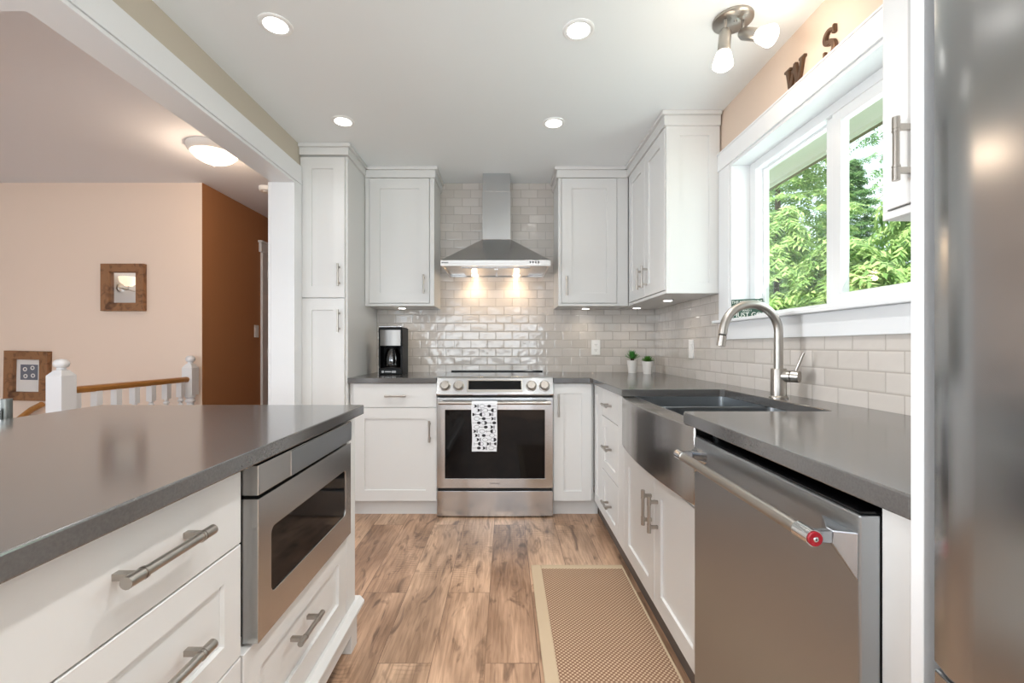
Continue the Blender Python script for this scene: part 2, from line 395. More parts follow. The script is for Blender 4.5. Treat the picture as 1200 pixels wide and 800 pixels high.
def tag(o, label=None, cat=None, group=None, kind=None):
    if label: o['label'] = label
    if cat: o['category'] = cat
    if group: o['group'] = group
    if kind: o['kind'] = kind
    return o
def thing(name, label, cat, loc=(0, 0, 0), rz=0.0, group=None):
    o = bpy.data.objects.new(name, None); C.objects.link(o); o.empty_display_size = 0.1
    o.location = loc; o.rotation_euler = (0, 0, rz)
    return tag(o, label, cat, group)
def struct(name, mb, m, bevel=0.0, parent=None):
    o = mb.build(name, m, parent, bevel)
    if parent is None: o['kind'] = 'structure'
    return o
def box1(name, m, parent, *a, bevel=0.0): return MB().box(*a).build(name, m, parent, bevel)
def copy_tree(o, parent=None):
    c = o.copy(); C.objects.link(c); c.parent = parent
    for ch in list(o.children): copy_tree(ch, c)
    return c
def text_part(s, size, m, parent, mtx, name='lettering', extrude=0.0006, align='CENTER', xs=1.0, bold=0.0):
    cu = bpy.data.curves.new(name, 'FONT'); cu.body = s; cu.size = size; cu.extrude = extrude; cu.align_x = align; cu.align_y = 'CENTER'; cu.offset = bold
    o = bpy.data.objects.new(name + '_curve', cu); C.objects.link(o)
    dg = bpy.context.evaluated_depsgraph_get(); me = bpy.data.meshes.new_from_object(o.evaluated_get(dg))
    bpy.data.objects.remove(o); bpy.data.curves.remove(cu)
    me.transform(mtx @ Matrix.Diagonal((xs, 1, 1, 1))); me.materials.clear(); me.materials.append(m)
    r = bpy.data.objects.new(name, me); C.objects.link(r); r.parent = parent
    return r
ROT_FRONT = Matrix.Rotation(PI / 2, 4, 'X')      # text in the XZ plane, read from -Y

# ------------------------------------------------------------------ the room
WX, WY, H = 1.215, 3.59, 2.44
LX = -1.35       # kitchen side of the wall with the wide opening
DX = -5.3
MB_ = MB
struct('floor', MB().box(DX - .1, WX + .15, -2.7, 6.1, -0.1, 0), M['floor'])
struct('ceiling', MB().box(LX - .06, WX + .15, -2.7, WY + .12, H, H + .1), M['ceiling'])
struct('ceiling_hall', MB().box(DX - .1, LX - .0601, -2.7, 6.1, H, H + .1), M['ceiling_dining'])
struct('wall_back', MB().box(LX - .13, WX + .15, WY, WY + .12, 0, H), M['tile_back'])
# right wall round the window opening
wy0, wy1, wz0, wz1 = 1.19, 2.37, 1.262, 2.095
b = MB()
b.box(WX, WX + .15, -2.7, wy0, 0, H); b.box(WX, WX + .15, wy1, WY, 0, H)
b.box(WX, WX + .15, wy0, wy1, 0, wz0); b.box(WX, WX + .15, wy0, wy1, wz1, H)
struct('wall_right', b, M['beige'])
# tile sheet on the right wall (below the uppers and the window)
b = MB(); b.box(WX - .008, WX, 2.50, WY, 0.9, 1.45); b.box(WX - .008, WX, .611, 2.50, 0.9, 1.17)
struct('trim_tile', b, M['tile_right'])
# wall with the wide opening: end piece, header over the opening, header turning left
struct('wall_left', MB().box(LX - .13, LX, 2.81, WY, 0, H), M['taupe'])
struct('wall_hall_right', MB().box(LX - .13, LX, WY + .12, 6.0, 0, H), M['brown'])
struct('beam_opening', MB().box(LX - .13, LX, -2.6, 2.81, 2.17, H), M['taupe'])
struct('beam_dining', MB().box(DX, LX - .13, 1.25, 1.39, 2.17, H), M['trim'])
b = MB()
b.box(LX, LX + .018, -2.6, 2.895, 2.172, 2.292); b.box(LX - .13, LX + .018, -2.6, 2.81, 2.155, 2.171)
b.box(LX + .018, LX + .024, -2.6, 2.895, 2.172, 2.182)
struct('trim_1', b, M['trim'], .0015)
b = MB()
b.box(LX, LX + .018, 2.81, 2.895, 0, 2.172); b.box(LX - .13, LX + .018, 2.793, 2.81, 0, 2.155)
b.box(LX - .148, LX - .13, 2.793, 2.88, 0, 2.155)
struct('trim_2', b, M['trim'], .0015)
# dining / stair side
struct('wall_stair', MB().box(DX, -2.4501, 3.575, 3.70, 0, H), M['peach'])
struct('wall_hall', MB().box(-2.57, -2.447, 3.7001, 6.0, 0, H).box(-2.45, -2.447, 3.5755, 3.7001, 0, H), M['brown'])
struct('wall_hall_end', MB().box(-2.57, LX, 6.0, 6.1, 0, H), M['brown'])
b = MB(); b.box(DX - .1, DX, -2.58, -.78, 0, H).box(DX - .1, DX, .78, 3.7, 0, H).box(DX - .1, DX, -.78, .78, 0, .72).box(DX - .1, DX, -.78, .78, 2.18, H)
struct('wall_dining', b, M['white_wall'])
b = MB()
for y in (-.78, -.03, .72): b.box(DX - .08, DX - .02, y, y + .06, .72, 2.18)
b.box(DX - .079, DX - .021, -.72, .72, .72, .78).box(DX - .079, DX - .021, -.72, .72, 2.12, 2.18)
struct('window_added_side', b, M['vinyl'])  # unseen window, added to go with the side fill lamp
b = MB()
for x0, x1 in ((DX, -4.75), (-2.05, -1.6), (1.05, WX)): b.box(x0, x1, -2.7, -2.58, 0, H)
b.box(DX, WX, -2.7, -2.58, 2.42, H); b.box(-4.75, -2.05, -2.7, -2.58, 0, .4)
struct('wall_behind', b, M['peach'])
def outside_window(name, x0, x1, z0, z1, n):
    b = MB()
    for i in range(n + 1):
        x = x0 + (x1 - x0) * i / n; b.box(x - .04, x + .04, -2.66, -2.60, z0, z1)
    b.box(x0, x1, -2.66, -2.60, z0, z0 + .07); b.box(x0, x1, -2.66, -2.60, z1 - .07, z1)
    f = struct(name, b, M['vinyl']); return f
outside_window('window_2', -4.71, -2.09, .4, 2.42, 3)
outside_window('window_added_patio', -1.56, 1.01, 0, 2.42, 2)  # unseen patio door, added to go with the rear fill lamp
# baseboards
struct('baseboard_stair', MB().box(DX, -2.447, 3.56, 3.575, 0, .11), M['trim'], .002)
struct('baseboard_hall', MB().box(-2.447, -2.43, 3.56, 4.40, 0, .11), M['trim'], .002)
# hall door casing and door
b = MB()
b.box(-2.447, -2.425, 4.42, 4.51, 0, 2.06); b.box(-2.447, -2.425, 5.28, 5.37, 0, 2.06)
b.box(-2.447, -2.42, 4.39, 5.40, 2.06, 2.15); b.box(-2.447, -2.405, 4.375, 5.415, 2.15, 2.17)
struct('trim_3', b, M['trim'], .002)
d1 = struct('door_1', MB().box(-2.447, -2.432, 4.512, 5.278, 0.01, 2.058), M['trim'])
for z in (.25, 1.05, 1.85):
    h = MB().tube([(-2.428, 4.518, z - .04), (-2.428, 4.518, z + .04)], .006).build('hinge', M['nickel'], d1)

# kitchen window: casing, stool, reveal, two sashes
b = MB()
b.box(1.195, WX + .001, 2.385, 2.495, 1.266, 2.10)            # far casing
b.box(1.195, WX + .001, 1.075, 1.175, 1.266, 2.10)            # near casing
b.box(1.190, WX + .001, 1.060, 2.50, 2.10, 2.20)              # head casing
b.box(1.186, WX + .001, 1.055, 2.505, 2.19, 2.20)
b.box(1.195, WX + .001, 1.075, 2.495, 1.158, 1.250)           # apron
struct('trim_4', b, M['trim'], .0025)
b = MB(); b.box(1.165, 1.31, 1.06, 2.515, 1.250, 1.266)
struct('trim_5', b, M['trim'], .003)
b = MB()                                                       # lining of the opening
b.box(1.200, 1.315, 2.365, 2.385, 1.266, 2.10); b.box(1.200, 1.315, 1.175, 1.195, 1.266, 2.10); b.box(1.200, 1.315, 1.195, 2.365, 2.085, 2.105)
struct('trim_6', b, M['trim'], .0015)
win = struct('window_1', MB().box(1.300, 1.372, 2.315, 2.365, 1.262, 2.09).box(1.300, 1.372, 1.195, 1.235, 1.262, 2.09)
             .box(1.300, 1.372, 1.235, 2.315, 1.262, 1.292).box(1.300, 1.372, 1.235, 2.315, 2.045, 2.09), M['vinyl'], .002)
def sash(x0, x1, y0, y1, z0, z1, w, wb):
    b = MB(); b.box(x0, x1, y0, y0 + w, z0, z1).box(x0, x1, y1 - w, y1, z0, z1).box(x0, x1, y0 + w, y1 - w, z0, z0 + wb).box(x0, x1, y0 + w, y1 - w, z1 - w, z1)
    s = b.build('sash', M['vinyl'], win, .0015)
    MB().box((x0 + x1) / 2 - .002, (x0 + x1) / 2 + .002, y0 + w, y1 - w, z0 + wb, z1 - w).build('pane', M['pane'], win)
    return s
sash(1.340, 1.366, 1.765, 2.315, 1.290, 2.047, .012, .010)
MB().box(1.318, 1.366, 1.79, 1.825, 1.290, 2.047).build('meeting_stile', M['vinyl'], win, .0015)
sash(1.304, 1.334, 1.222, 1.775, 1.292, 2.047, .045, .037)

# exterior: eave, fascia, ground
b = MB(); b.box(1.37, 1.97, -1.5, 5.5, 2.32, 2.34); b.box(1.95, 1.97, -1.5, 5.5, 2.30, 2.46); b.box(1.5, 1.62, -1.5, 5.5, 2.31, 2.32)
struct('beam_eave', b, M['soffit'])
struct('trim_7', MB().box(1.97, 2.06, -1.5, 5.5, 2.335, 2.43), M['fascia'])
struct('floor_bounce_slab', MB().box(1.4, 3.4, -6, 9, -.35, -.30), M['bounce_slab'])  # unseen pale slab, added to bounce light up under the eave
struct('ground', MB().box(1.4, 30, -12, 34, -.45, -.35), M['grass'])

# ------------------------------------------------------------------ cabinet pieces (front face at y = 0 facing -y, x across, z up)
def shaker_mb(mb, x0, x1, z0, z1, t=.02, st=.075, dep=.009, y=0.0, axis_panel=False):
    """a framed door or drawer front with a recessed flat panel, one continuous surface"""
    c = .0015; bm = mb.bm
    def ring(dx, yy): return [bm.verts.new((x0 + dx, yy, z0 + dx)), bm.verts.new((x1 - dx, yy, z0 + dx)), bm.verts.new((x1 - dx, yy, z1 - dx)), bm.verts.new((x0 + dx, yy, z1 - dx))]
    R = [ring(0, y + t), ring(0, y + c), ring(c, y), ring(st, y), ring(st + .0015, y + dep)]
    for a, b in zip(R[:-1], R[1:]):
        for i in range(4): mb.face([a[i], a[(i + 1) % 4], b[(i + 1) % 4], b[i]])
    mb.face(R[-1]); mb.face(list(reversed(R[0])))
    return mb
def slab_mb(mb, x0, x1, z0, z1, t=.02, y=0.0): return mb.box(x0, x1, y, y + t, z0, z1, bev=.0015)
def pull(parent, x, z, L, vertical, name='handle', y=0.0, r=.0064):
    """bar pull: round bar with collars on two square posts"""
    b = MB(); d = y - .034
    def P(s, yy=d): return (x, yy, z + s) if vertical else (x + s, yy, z)
    b.tube([P(-L / 2 + .01), P(L / 2 - .01)], r)
    for s in (-1, 1):
        b.tube([P(s * (L / 2)), P(s * (L / 2 - .026))], r * 1.18)
        b.tube([P(s * (L / 2 - .029)), P(s * (L / 2 - .033))], r * 1.26)
        p = P(s * (L / 2 - .022))
        if vertical: b.box(p[0] - .005, p[0] + .005, d, y, p[2] - .006, p[2] + .006)
        else: b.box(p[0] - .006, p[0] + .006, d, y, p[2] - .005, p[2] + .005)
    return b.build(name, M['nickel'], parent)
def body(root, x0, x1, y0, y1, z0, z1, name='body'):
    return box1(name, M['cabinet'], root, x0, x1, y0, y1, z0, z1, bevel=.001)
def crown(root, x0, x1, yf, yb, z0, ends=(True, True), z1=H - .001, name='crown_moulding'):
    """flat crown board with a thin lip, returning along the open ends"""
    b = MB(); a = -.012 if ends[0] else 0; c = .012 if ends[1] else 0
    b.box(x0 + a, x1 + c, yf - .012, yb, z0, z1 - .022)
    a = -.028 if ends[0] else 0; c = .028 if ends[1] else 0
    b.box(x0 + a, x1 + c, yf - .028, yb, z1 - .022, z1)
    return b.build(name, M['cabinet'], root, .0015)

# --- pantry beside the opening
t = thing('pantry_cabinet', 'tall white pantry cabinet with two stacked doors beside the wide opening', 'cabinet', (-1.196, 2.90, 0))
body(t, -.152, .154, .021, .685, 0, 2.37)
d = shaker_mb(MB(), -.150, .140, 1.441, 2.358).build('door', M['cabinet'], t); pull(d, .107, 1.585, .145, True)
d = shaker_mb(MB(), -.150, .140, .105, 1.435).build('door', M['cabinet'], t); pull(d, .107, 1.288, .145, True)
crown(t, -.152, .156, .0, .69, 2.37, (False, True))

# --- upper cabinet left of the hood
t = thing('wall_cabinet', 'white single-door upper cabinet above the coffee maker, left of the hood', 'cabinet', (-.785, 3.27, 0))
body(t, -.254, .255, .021, .32, 1.42, 2.37)
b = MB(); b.box(-.254, .255, .003, .021, 1.42, 1.438).box(-.254, -.224, .003, .021, 1.438, 2.37).box(.222, .255, .003, .021, 1.438, 2.37).box(-.224, .222, .003, .021, 2.362, 2.37)
b.build('face_frame', M['cabinet'], t, .001)
d = shaker_mb(MB(), -.221, .219, 1.441, 2.360, y=-.002).build('door', M['cabinet'], t); pull(d, .182, 1.577, .14, True, y=-.002)
crown(t, -.254, .255, .0, .32, 2.362, (False, True))

# --- upper cabinet right of the hood
t = thing('wall_cabinet', 'white single-door upper cabinet on the tiled back wall, right of the hood', 'cabinet', (.61, 3.27, 0))
body(t, -.225, .29, .021, .32, 1.42, 2.37)
b = MB(); b.box(-.225, .29, .003, .021, 1.42, 1.438).box(-.225, -.203, .003, .021, 1.438, 2.37).box(.209, .29, .003, .021, 1.438, 2.37).box(-.203, .209, .003, .021, 2.362, 2.37)
b.build('face_frame', M['cabinet'], t, .001)
d = shaker_mb(MB(), -.200, .206, 1.441, 2.360, y=-.002).build('door', M['cabinet'], t); pull(d, -.165, 1.565, .14, True, y=-.002)
crown(t, -.225, .279, .0, .32, 2.362, (True, False))

# --- two-door upper cabinet on the window wall (front faces -X): local x runs towards the camera
t = thing('wall_cabinet', 'white two-door upper cabinet on the right wall, between the corner and the window', 'cabinet', (.90, 3.04, 0), -PI / 2)
body(t, -.54, .52, .021, .305, 1.42, 2.37)
b = MB(); b.box(-.225, .54, .003, .021, 1.42, 1.438).box(-.225, -.21, .003, .021, 1.438, 2.37).box(.155 + .37, .54, .003, .021, 1.438, 2.37).box(-.21, .525, .003, .021, 2.362, 2.37)
b.build('face_frame', M['cabinet'], t, .001)
d = shaker_mb(MB(), -.206, .158, 1.441, 2.360, y=-.002).build('door', M['cabinet'], t); pull(d, .112, 1.565, .14, True, y=-.002)
d = shaker_mb(MB(), .162, .522, 1.441, 2.360, y=-.002).build('door', M['cabinet'], t); pull(d, .215, 1.565, .14, True, y=-.002)
e = shaker_mb(MB(), -.285, 0.0, 1.42, 2.37, t=.018, st=.06, dep=.006).build('end_panel', M['cabinet'], t)
e.rotation_euler = (0, 0, PI / 2); e.location = (.54, .305, 0)
crown(t, -.218, .54, .0, .305, 2.362, (False, True))

# --- upper cabinet next to the fridge panel
t = thing('wall_cabinet', 'white upper cabinet with one long pull, between the window and the fridge', 'cabinet', (.90, .838, 0), -PI / 2)
body(t, -.226, .226, .021, .305, 1.42, 2.37)
b = MB(); b.box(-.226, .226, .003, .021, 1.42, 1.438).box(-.226, -.212, .003, .021, 1.438, 2.37).box(.212, .226, .003, .021, 1.438, 2.37)
b.build('face_frame', M['cabinet'], t, .001)
d = shaker_mb(MB(), -.209, .209, 1.441, 2.365, y=-.002, st=.055).build('door', M['cabinet'], t); pull(d, -.145, 1.558, .14, True, y=-.002)
crown(t, -.226, .226, .0, .305, 2.37, (True, False))

# --- base cabinets on the back wall
def toe(root, x0, x1, y0, y1): return box1('toe_kick', M['cabinet'], root, x0, x1, y0, y1, 0, .1)
t = thing('base_cabinet', 'white base cabinet with drawer over door, left of the range', 'cabinet', (-.745, 2.93, 0))
body(t, -.292, .286, .021, .655, .1, .879); toe(t, -.29, .285, .045, .655)
d = slab_mb(MB(), -.262, .287, .720, .876).build('drawer', M['cabinet'], t); pull(d, .02, .797, .14, False)
d = shaker_mb(MB(), -.262, .287, .100, .716, st=.072).build('door', M['cabinet'], t); pull(d, .243, .565, .14, True)
t = thing('base_cabinet', 'narrow white single-door base cabinet, right of the range', 'cabinet', (.445, 2.93, 0))
body(t, -.133, .137, .021, .655, .1, .879); toe(t, -.13, .17, .045, .655)
d = shaker_mb(MB(), -.131, .120, .100, .876, st=.065).build('door', M['cabinet'], t); pull(d, -.1, .735, .15, True)

# --- base cabinets along the window wall, fronts face -X (plane X = .583)
FX = .583
def rbase(name, label, y0, y1, z1=.879):
    t = thing(name, label, 'cabinet', (FX, (y0 + y1) / 2, 0), -PI / 2); w = (y1 - y0) / 2
    body(t, -w, w, .021, .61, .1, z1)
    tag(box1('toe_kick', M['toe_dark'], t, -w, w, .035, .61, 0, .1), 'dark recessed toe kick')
    return t, w
t, w = rbase('corner_cabinet', 'narrow white corner door squeezed between back cabinets and drawer stack', 2.69, 2.955)
d = shaker_mb(MB(), -w + .03, w - .0015, .105, .876, st=.06).build('door', M['cabinet'], t)
t, w = rbase('drawer_cabinet', 'white three-drawer base cabinet on the right run, beside the sink', 2.19, 2.69)
for z0, z1, kind in ((.709, .876, 0), (.390, .705, 1), (.105, .386, 1)):
    mb = MB()
    d = (shaker_mb(mb, -w + .0015, .13, z0, z1, st=.055) if kind else slab_mb(mb, -w + .0015, .13, z0, z1)).build('drawer', M['cabinet'], t)
    pull(d, -.055, {.709: .79, .390: .548, .105: .232}[z0], .12, False)
box1('stile', M['cabinet'], t, .133, w, 0, .021, .105, .876, bevel=.001)
t, w = rbase('sink_cabinet', 'white two-door base cabinet under the apron-front sink', 1.312, 2.188, .60)
for x0, x1, hx in ((-w + .002, .003, -.03), (.006, w - .002, .045)):
    d = shaker_mb(MB(), x0, x1, .105, .618, st=.07).build('door', M['cabinet'], t); pull(d, hx, .475, .14, True)
box1('rail', M['cabinet'], t, -w, w, .003, .021, .621, .636, bevel=.001)

# --- dishwasher
t = thing('dishwasher', 'stainless dishwasher with bar handle and red end medallion, under the right counter', 'dishwasher', (.55, .993, 0), -PI / 2)
w = .303
dr = MB().box(-w, w, 0, .034, .10, .857).build('door', M['steel_dark'], t, .003)
MB().box(-w + .004, w - .004, .003, .60, .8575, .862).build('control_strip', M['black_glass'], t, .001)
box1('tub', M['black_gap'], t, -w, w, .036, .60, .10, .857)
box1('base', M['black_gap'], t, -w, w, .086, .60, 0, .099)
box1('toe_kick', M['black_gap'], t, -w, w, .075, .085, 0, .10)
b = MB().tube([(-w + .045, -.055, .812), (w - .03, -.055, .812)], .0115, 20)
hd = b.build('handle', M['nickel'], dr)
for sx in (-1, 1):
    xe = sx * (w - .03)
    MB().tube([(xe - sx * .03, -.055, .812), (xe + sx * .008, -.055, .812)], .0135, 24).build('end_sleeve', M['chrome'], hd)
for sx in (-1, 1):
    xe = sx * (w - .034)
    b = MB(); b.box(xe - .007, xe + .007, -.055, -.022, .802, .822)
    top = [(xe - sx * .05, 0), (xe - sx * .007, -.0225), (xe + sx * .007, -.0225), (sx * (w - .003), 0)]
    A = [b.bm.verts.new((x, y, .8225 + (.006 if y == 0 else 0))) for x, y in top]
    B = [b.bm.verts.new((x, y, .802 if y < 0 else (.802 if k == 0 else .752))) for k, (x, y) in enumerate(top)]
    b.face(A); b.face(list(reversed(B)))
    for k in range(4): b.face([A[k], A[(k + 1) % 4], B[(k + 1) % 4], B[k]])
    b.build('bracket', M['bracket'], hd, .0015)
b = MB(); mt = Matrix.Translation((w - .0215, -.055, .812)) @ Matrix.Rotation(PI / 2, 4, 'Y')
b.lathe([(.0118, 0), (.0118, .0018), (.0105, .0024)], 28, mtx=mt); b.build('medallion', M['red'], hd)
b = MB(); b.lathe([(.0042, .002), (.0042, .0036), (.003, .0042)], 20, mtx=mt); b.build('medallion_center', M['chrome'], hd)
b = MB(); b.lathe([(.0016, .004), (.0016, .0046)], 10, mtx=mt); b.build('medallion_dot', M['screw'], hd)
tag(box1('filler_panel', M['cabinet'], None, FX, 1.20, .6115, .688, 0, .879, bevel=.001), 'narrow white filler strip between the dishwasher and the fridge panel', 'panel')

# --- fridge and its side panel
tag(box1('fridge_panel', M['trim'], None, .557, WX, .592, .611, 0, H - .001, bevel=.001), 'full-height white side panel next to the fridge', 'panel')
t = thing('refrigerator', 'tall stainless steel refrigerator at the right edge', 'refrigerator', (.53, .120, 0), -PI / 2)
box1('body', M['print_grey'], t, -.445, .45, .06, .66, .02, 1.79, bevel=.004)
def fdoor(x0, x1, z0, z1, nm, cv):
    b = MB(); N = 14; pts = []
    for i in range(N + 1):
        u = i / N; x = x0 + (x1 - x0) * u
        e = min(u, 1 - u) * (x1 - x0)
        y = .012 * (1 - min(1, e / .03)) ** 2 + cv * (2 * u - 1) ** 2
        pts.append((x, y))
    pts += [(x1, .056), (x0, .056)]
    b.prism(pts, z0, z1, axis=2, smooth=True)
    return b.build(nm, M['steel_fridge'], t, .003)
for x0, x1, s in ((-.445, .0, 1), (.004, .449, -1)):
    d = fdoor(x0, x1, .72, 1.785, 'door', .002)
    hx = -.045 if s == 1 else .05
    b = MB().tube([(hx, -.055, .80), (hx, -.055, 1.60)], .012, 16)
    for z in (.84, 1.56): b.box(hx - .008, hx + .008, -.055, .004, z - .012, z + .012)
    b.build('handle', M['nickel'], d)
d = fdoor(-.445, .449, .08, .712, 'freezer_drawer', .002)
b = MB().tube([(-.36, -.055, .66), (.36, -.055, .66)], .012, 16)
for x in (-.32, .32): b.box(x - .012, x + .012, -.055, .004, .652, .668)
b.build('handle', M['nickel'], d)
box1('foot_grille', M['black_gap'], t, -.44, .445, .03, .05, 0.0, .075)

# --- countertops
tag(MB().box(-1.039, -.4565, 2.905, 3.589, .8795, .915).build('countertop', M['quartz'], None, .003), 'short dark quartz countertop under the coffee maker, left of the range', 'countertop')
pts = [(.3115, 3.589), (.3115, 2.905), (.545, 2.905), (.557, 2.893), (.557, 2.135), (1.03, 2.135), (1.045, 2.12), (1.045, 1.425), (1.03, 1.41), (.577, 1.41), (.562, 1.405), (.557, 1.39), (.557, .6115), (1.2065, .6115), (1.2065, 3.589)]
tag(MB().prism(pts, .8795, .915).build('countertop', M['quartz'], None, .003), 'long L-shaped dark quartz countertop running round the corner past the sink', 'countertop')
tag(MB().box(-1.49, -.525, -.9, 1.64, .872, .905).build('island_countertop', M['quartz'], None, .003), 'large dark quartz countertop of the island at the lower left', 'countertop')

# --- island cabinets (fronts face +X at X = -.565): local x runs away from the camera
IX = -.565
t = thing('island_drawer_cabinet', 'white three-drawer island cabinet with long bar pulls, nearest the camera', 'cabinet', (IX, .47, 0), PI / 2)
body(t, -.50, .483, .021, .62, .1, .871); box1('toe_kick', M['cabinet'], t, -.50, .483, .05, .6, 0, .1)
for z0, z1, kind in ((.703, .866, 0), (.462, .699, 1), (.178, .458, 1)):
    mb = MB()
    d = (shaker_mb(mb, -.497, .476, z0, z1, st=.055) if kind else slab_mb(mb, -.497, .476, z0, z1)).build('drawer', M['cabinet'], t)
    pull(d, .242, {.703: .789, .462: .582, .178: .33}[z0], .185, False, r=.0078)
b = MB(); b.prism([(-.026, .146), (-.026, .158), (-.010, .175), (.0205, .175), (.0205, .146)], -.50, .4835, axis=0)
b.box(-.50, .4835, -.012, .0205, .085, .1455); b.build('base_moulding', M['cabinet'], t, .002)
t = thing('microwave_cabinet', 'white island end cabinet holding the microwave above one drawer', 'cabinet', (IX, 1.305, 0), PI / 2)
b = MB()
b.box(-.351, .355, .021, .62, .1, .455).box(-.351, -.33, .021, .62, .455, .871).box(.29, .355, .021, .62, .455, .871).box(-.33, .29, .6, .62, .455, .871)
b.box(.268, .355, 0, .021, .175, .871)
b.build('body', M['cabinet'], t, .001)
d = shaker_mb(MB(), -.350, .265, .178, .455, st=.07).build('drawer', M['cabinet'], t); pull(d, -.09, .352, .14, False)
b = MB(); b.prism([(-.026, .146), (-.026, .158), (-.010, .175), (.0205, .175), (.0205, .146)], -.351, .385, axis=0)
b.box(-.351, .300, -.012, .0205, .085, .1455)
b.prism([(.3555, .146), (.385, .146), (.385, .158), (.370, .175), (.3555, .175)], .021, .62, axis=1)
b.build('base_moulding', M['cabinet'], t, .002)
MB().box(.310, .372, -.002, .045, 0, .1455).build('foot', M['cabinet'], t, .002)
box1('toe_kick', M['cabinet'], t, -.35, .30, .06, .6, 0, .1)

# --- microwave drawer
t = thing('microwave', 'stainless drawer microwave with dark window built into the island', 'microwave', (-.548, 1.275, 0), PI / 2)
w = .293
box1('body', M['black_gap'], t, -w + .012, w - .012, .0395, .55, .470, .858)
def window_frame(mb, x0, x1, z0, z1, a0, a1, c0, c1, t_, rr=.018, y=0.0, seg=6):
    """front plate with a rounded window cut out"""
    O = [(x1, z1), (x0, z1), (x0, z0), (x1, z0)]
    cs = [((a1 - rr, c1 - rr), 0), ((a0 + rr, c1 - rr), PI / 2), ((a0 + rr, c0 + rr), PI), ((a1 - rr, c0 + rr), 1.5 * PI)]
    bm = mb.bm; arcs = []; inner = []; outer = []
    for (cx, cz), a in cs:
        arcs.append([(cx + rr * math.cos(a + PI / 2 * i / seg), cz + rr * math.sin(a + PI / 2 * i / seg)) for i in range(seg + 1)])
    for yy in (y, y + t_):
        o = [bm.verts.new((p[0], yy, p[1])) for p in O]; ii = [[bm.verts.new((p[0], yy, p[1])) for p in arc] for arc in arcs]
        for k in range(4):
            for i in range(seg): mb.face([o[k], ii[k][i], ii[k][i + 1]])
            mb.face([o[k], ii[k][seg], ii[(k + 1) % 4][0], o[(k + 1) % 4]])
        outer.append(o); inner.append(sum(ii, []))
    a, b_ = outer
    for k in range(4): mb.face([a[k], a[(k + 1) % 4], b_[(k + 1) % 4], b_[k]])
    a, b_ = inner
    for k in range(len(a)): mb.face([a[k], a[(k + 1) % len(a)], b_[(k + 1) % len(a)], b_[k]])
    return mb
dr = window_frame(MB(), -w, w, .462, .782, -.238, .242, .545, .698, .038).build('door', M['steel_mw'], t, .0015)
MB().box(-.25, .25, .003, .030, .53, .715).build('window', M['black_glass'], dr)
MB().box(-w, w, 0, .038, .790, .857).build('top_band', M['steel_mw'], t, .0015)
MB().box(-.147, w - .002, -.003, .001, .7915, .855).build('control_panel', M['steel_dark'], t, .001)

# --- range
t = thing('range', 'stainless slide-in range with four knobs and a patterned towel on its handle', 'oven', (-.0725, 2.905, 0))
w = .380
b = MB().box(-w + .002, w - .002, .046, .66, .02, .905); b.build('body', M['steel_v'], t, .002)
MB().box(-w, w, .06, .66, .905, .921).build('cooktop', M['black_glass'], t, .002)
MB().box(-w + .015, w - .015, .635, .668, .921, .930).build('rear_trim', M['black_glass'], t, .003)
cpn = MB().prism([(-.018, .803), (-.022, .812), (.018, .912), (.03, .922), (.075, .922), (.075, .803)], -w - .002, w + .002, axis=0).build('control_panel', M['steel_v'], t, .002)
tilt = math.atan2(.04, .10)
def on_panel(x, z): return Matrix.Translation((x, -.022 + (z - .812) * .4, z)) @ Matrix.Rotation(-tilt, 4, 'X')
m_ = on_panel(-.001, .863)
MB().box(-.181, .181, -.006, .004, -.041, .041, mtx=m_).build('display_frame', M['nickel'], cpn, .002)
MB().box(-.172, .172, -.0075, -.004, -.026, .033, mtx=m_).build('display', M['black_glass'], cpn)
for i, x in enumerate((-.325, -.237, .2385, .324)):
    m_ = on_panel(x, .862) @ Matrix.Rotation(PI / 2, 4, 'X')
    k = MB(); k.lathe([(.036, 0), (.036, .004), (.031, .006), (.031, .010), (.027, .026), (.024, .030)], 28, mtx=m_)
    k.box(-.0045, .0045, -.026, .026, .028, .034, mtx=m_ @ Matrix.Rotation((0, .0, .1, 0)[i], 4, 'Z'))
    k.build('knob', M['nickel'], cpn, .0008)
MB().box(-w + .006, w - .006, .006, .05, .786, .802).build('gap_strip', M['black_gap'], t)
dr = window_frame(MB(), -w, w, .194, .786, -.327, .327, .256, .706, .045, rr=.004).build('door', M['steel_v'], t, .002)
MB().box(-.335, .335, .004, .030, .245, .715).build('window', M['black_glass'], dr)
b = MB()
b.tube([(-.362, -.048, .757), (.362, -.048, .757)], .0115, 20)
for s in (-1, 1): b.box(s * .352 - .009, s * .352 + .009, -.046, .002, .749, .765)
b.build('handle', M['nickel'], dr)
text_part('SAMSUNG', .0125, M['screw'], dr, Matrix.Translation((0, -.0003, .224)) @ ROT_FRONT, 'brand_lettering', xs=1.15)
b = MB(); n = 16; pts = []
for i in range(n + 1):
    u = i / n; pts.append((-w + 2 * w * u, .004 - .006 * math.sin(PI * u)))
pts += [(w, .045), (-w, .045)]
b.prism(pts, .010, .174, axis=2, smooth=True); b.build('storage_drawer', M['steel_v'], t, .002)
box1('gap_strip', M['black_gap'], t, -w + .006, w - .006, .012, .05, .172, .196)
for sx in (-1, 1):
    for y in (.1, .6): MB().lathe([(.018, 0), (.018, .008), (.009, .0082), (.009, .021)], 14, (sx * .34, y, 0)).build('foot', M['black_gap'], t)

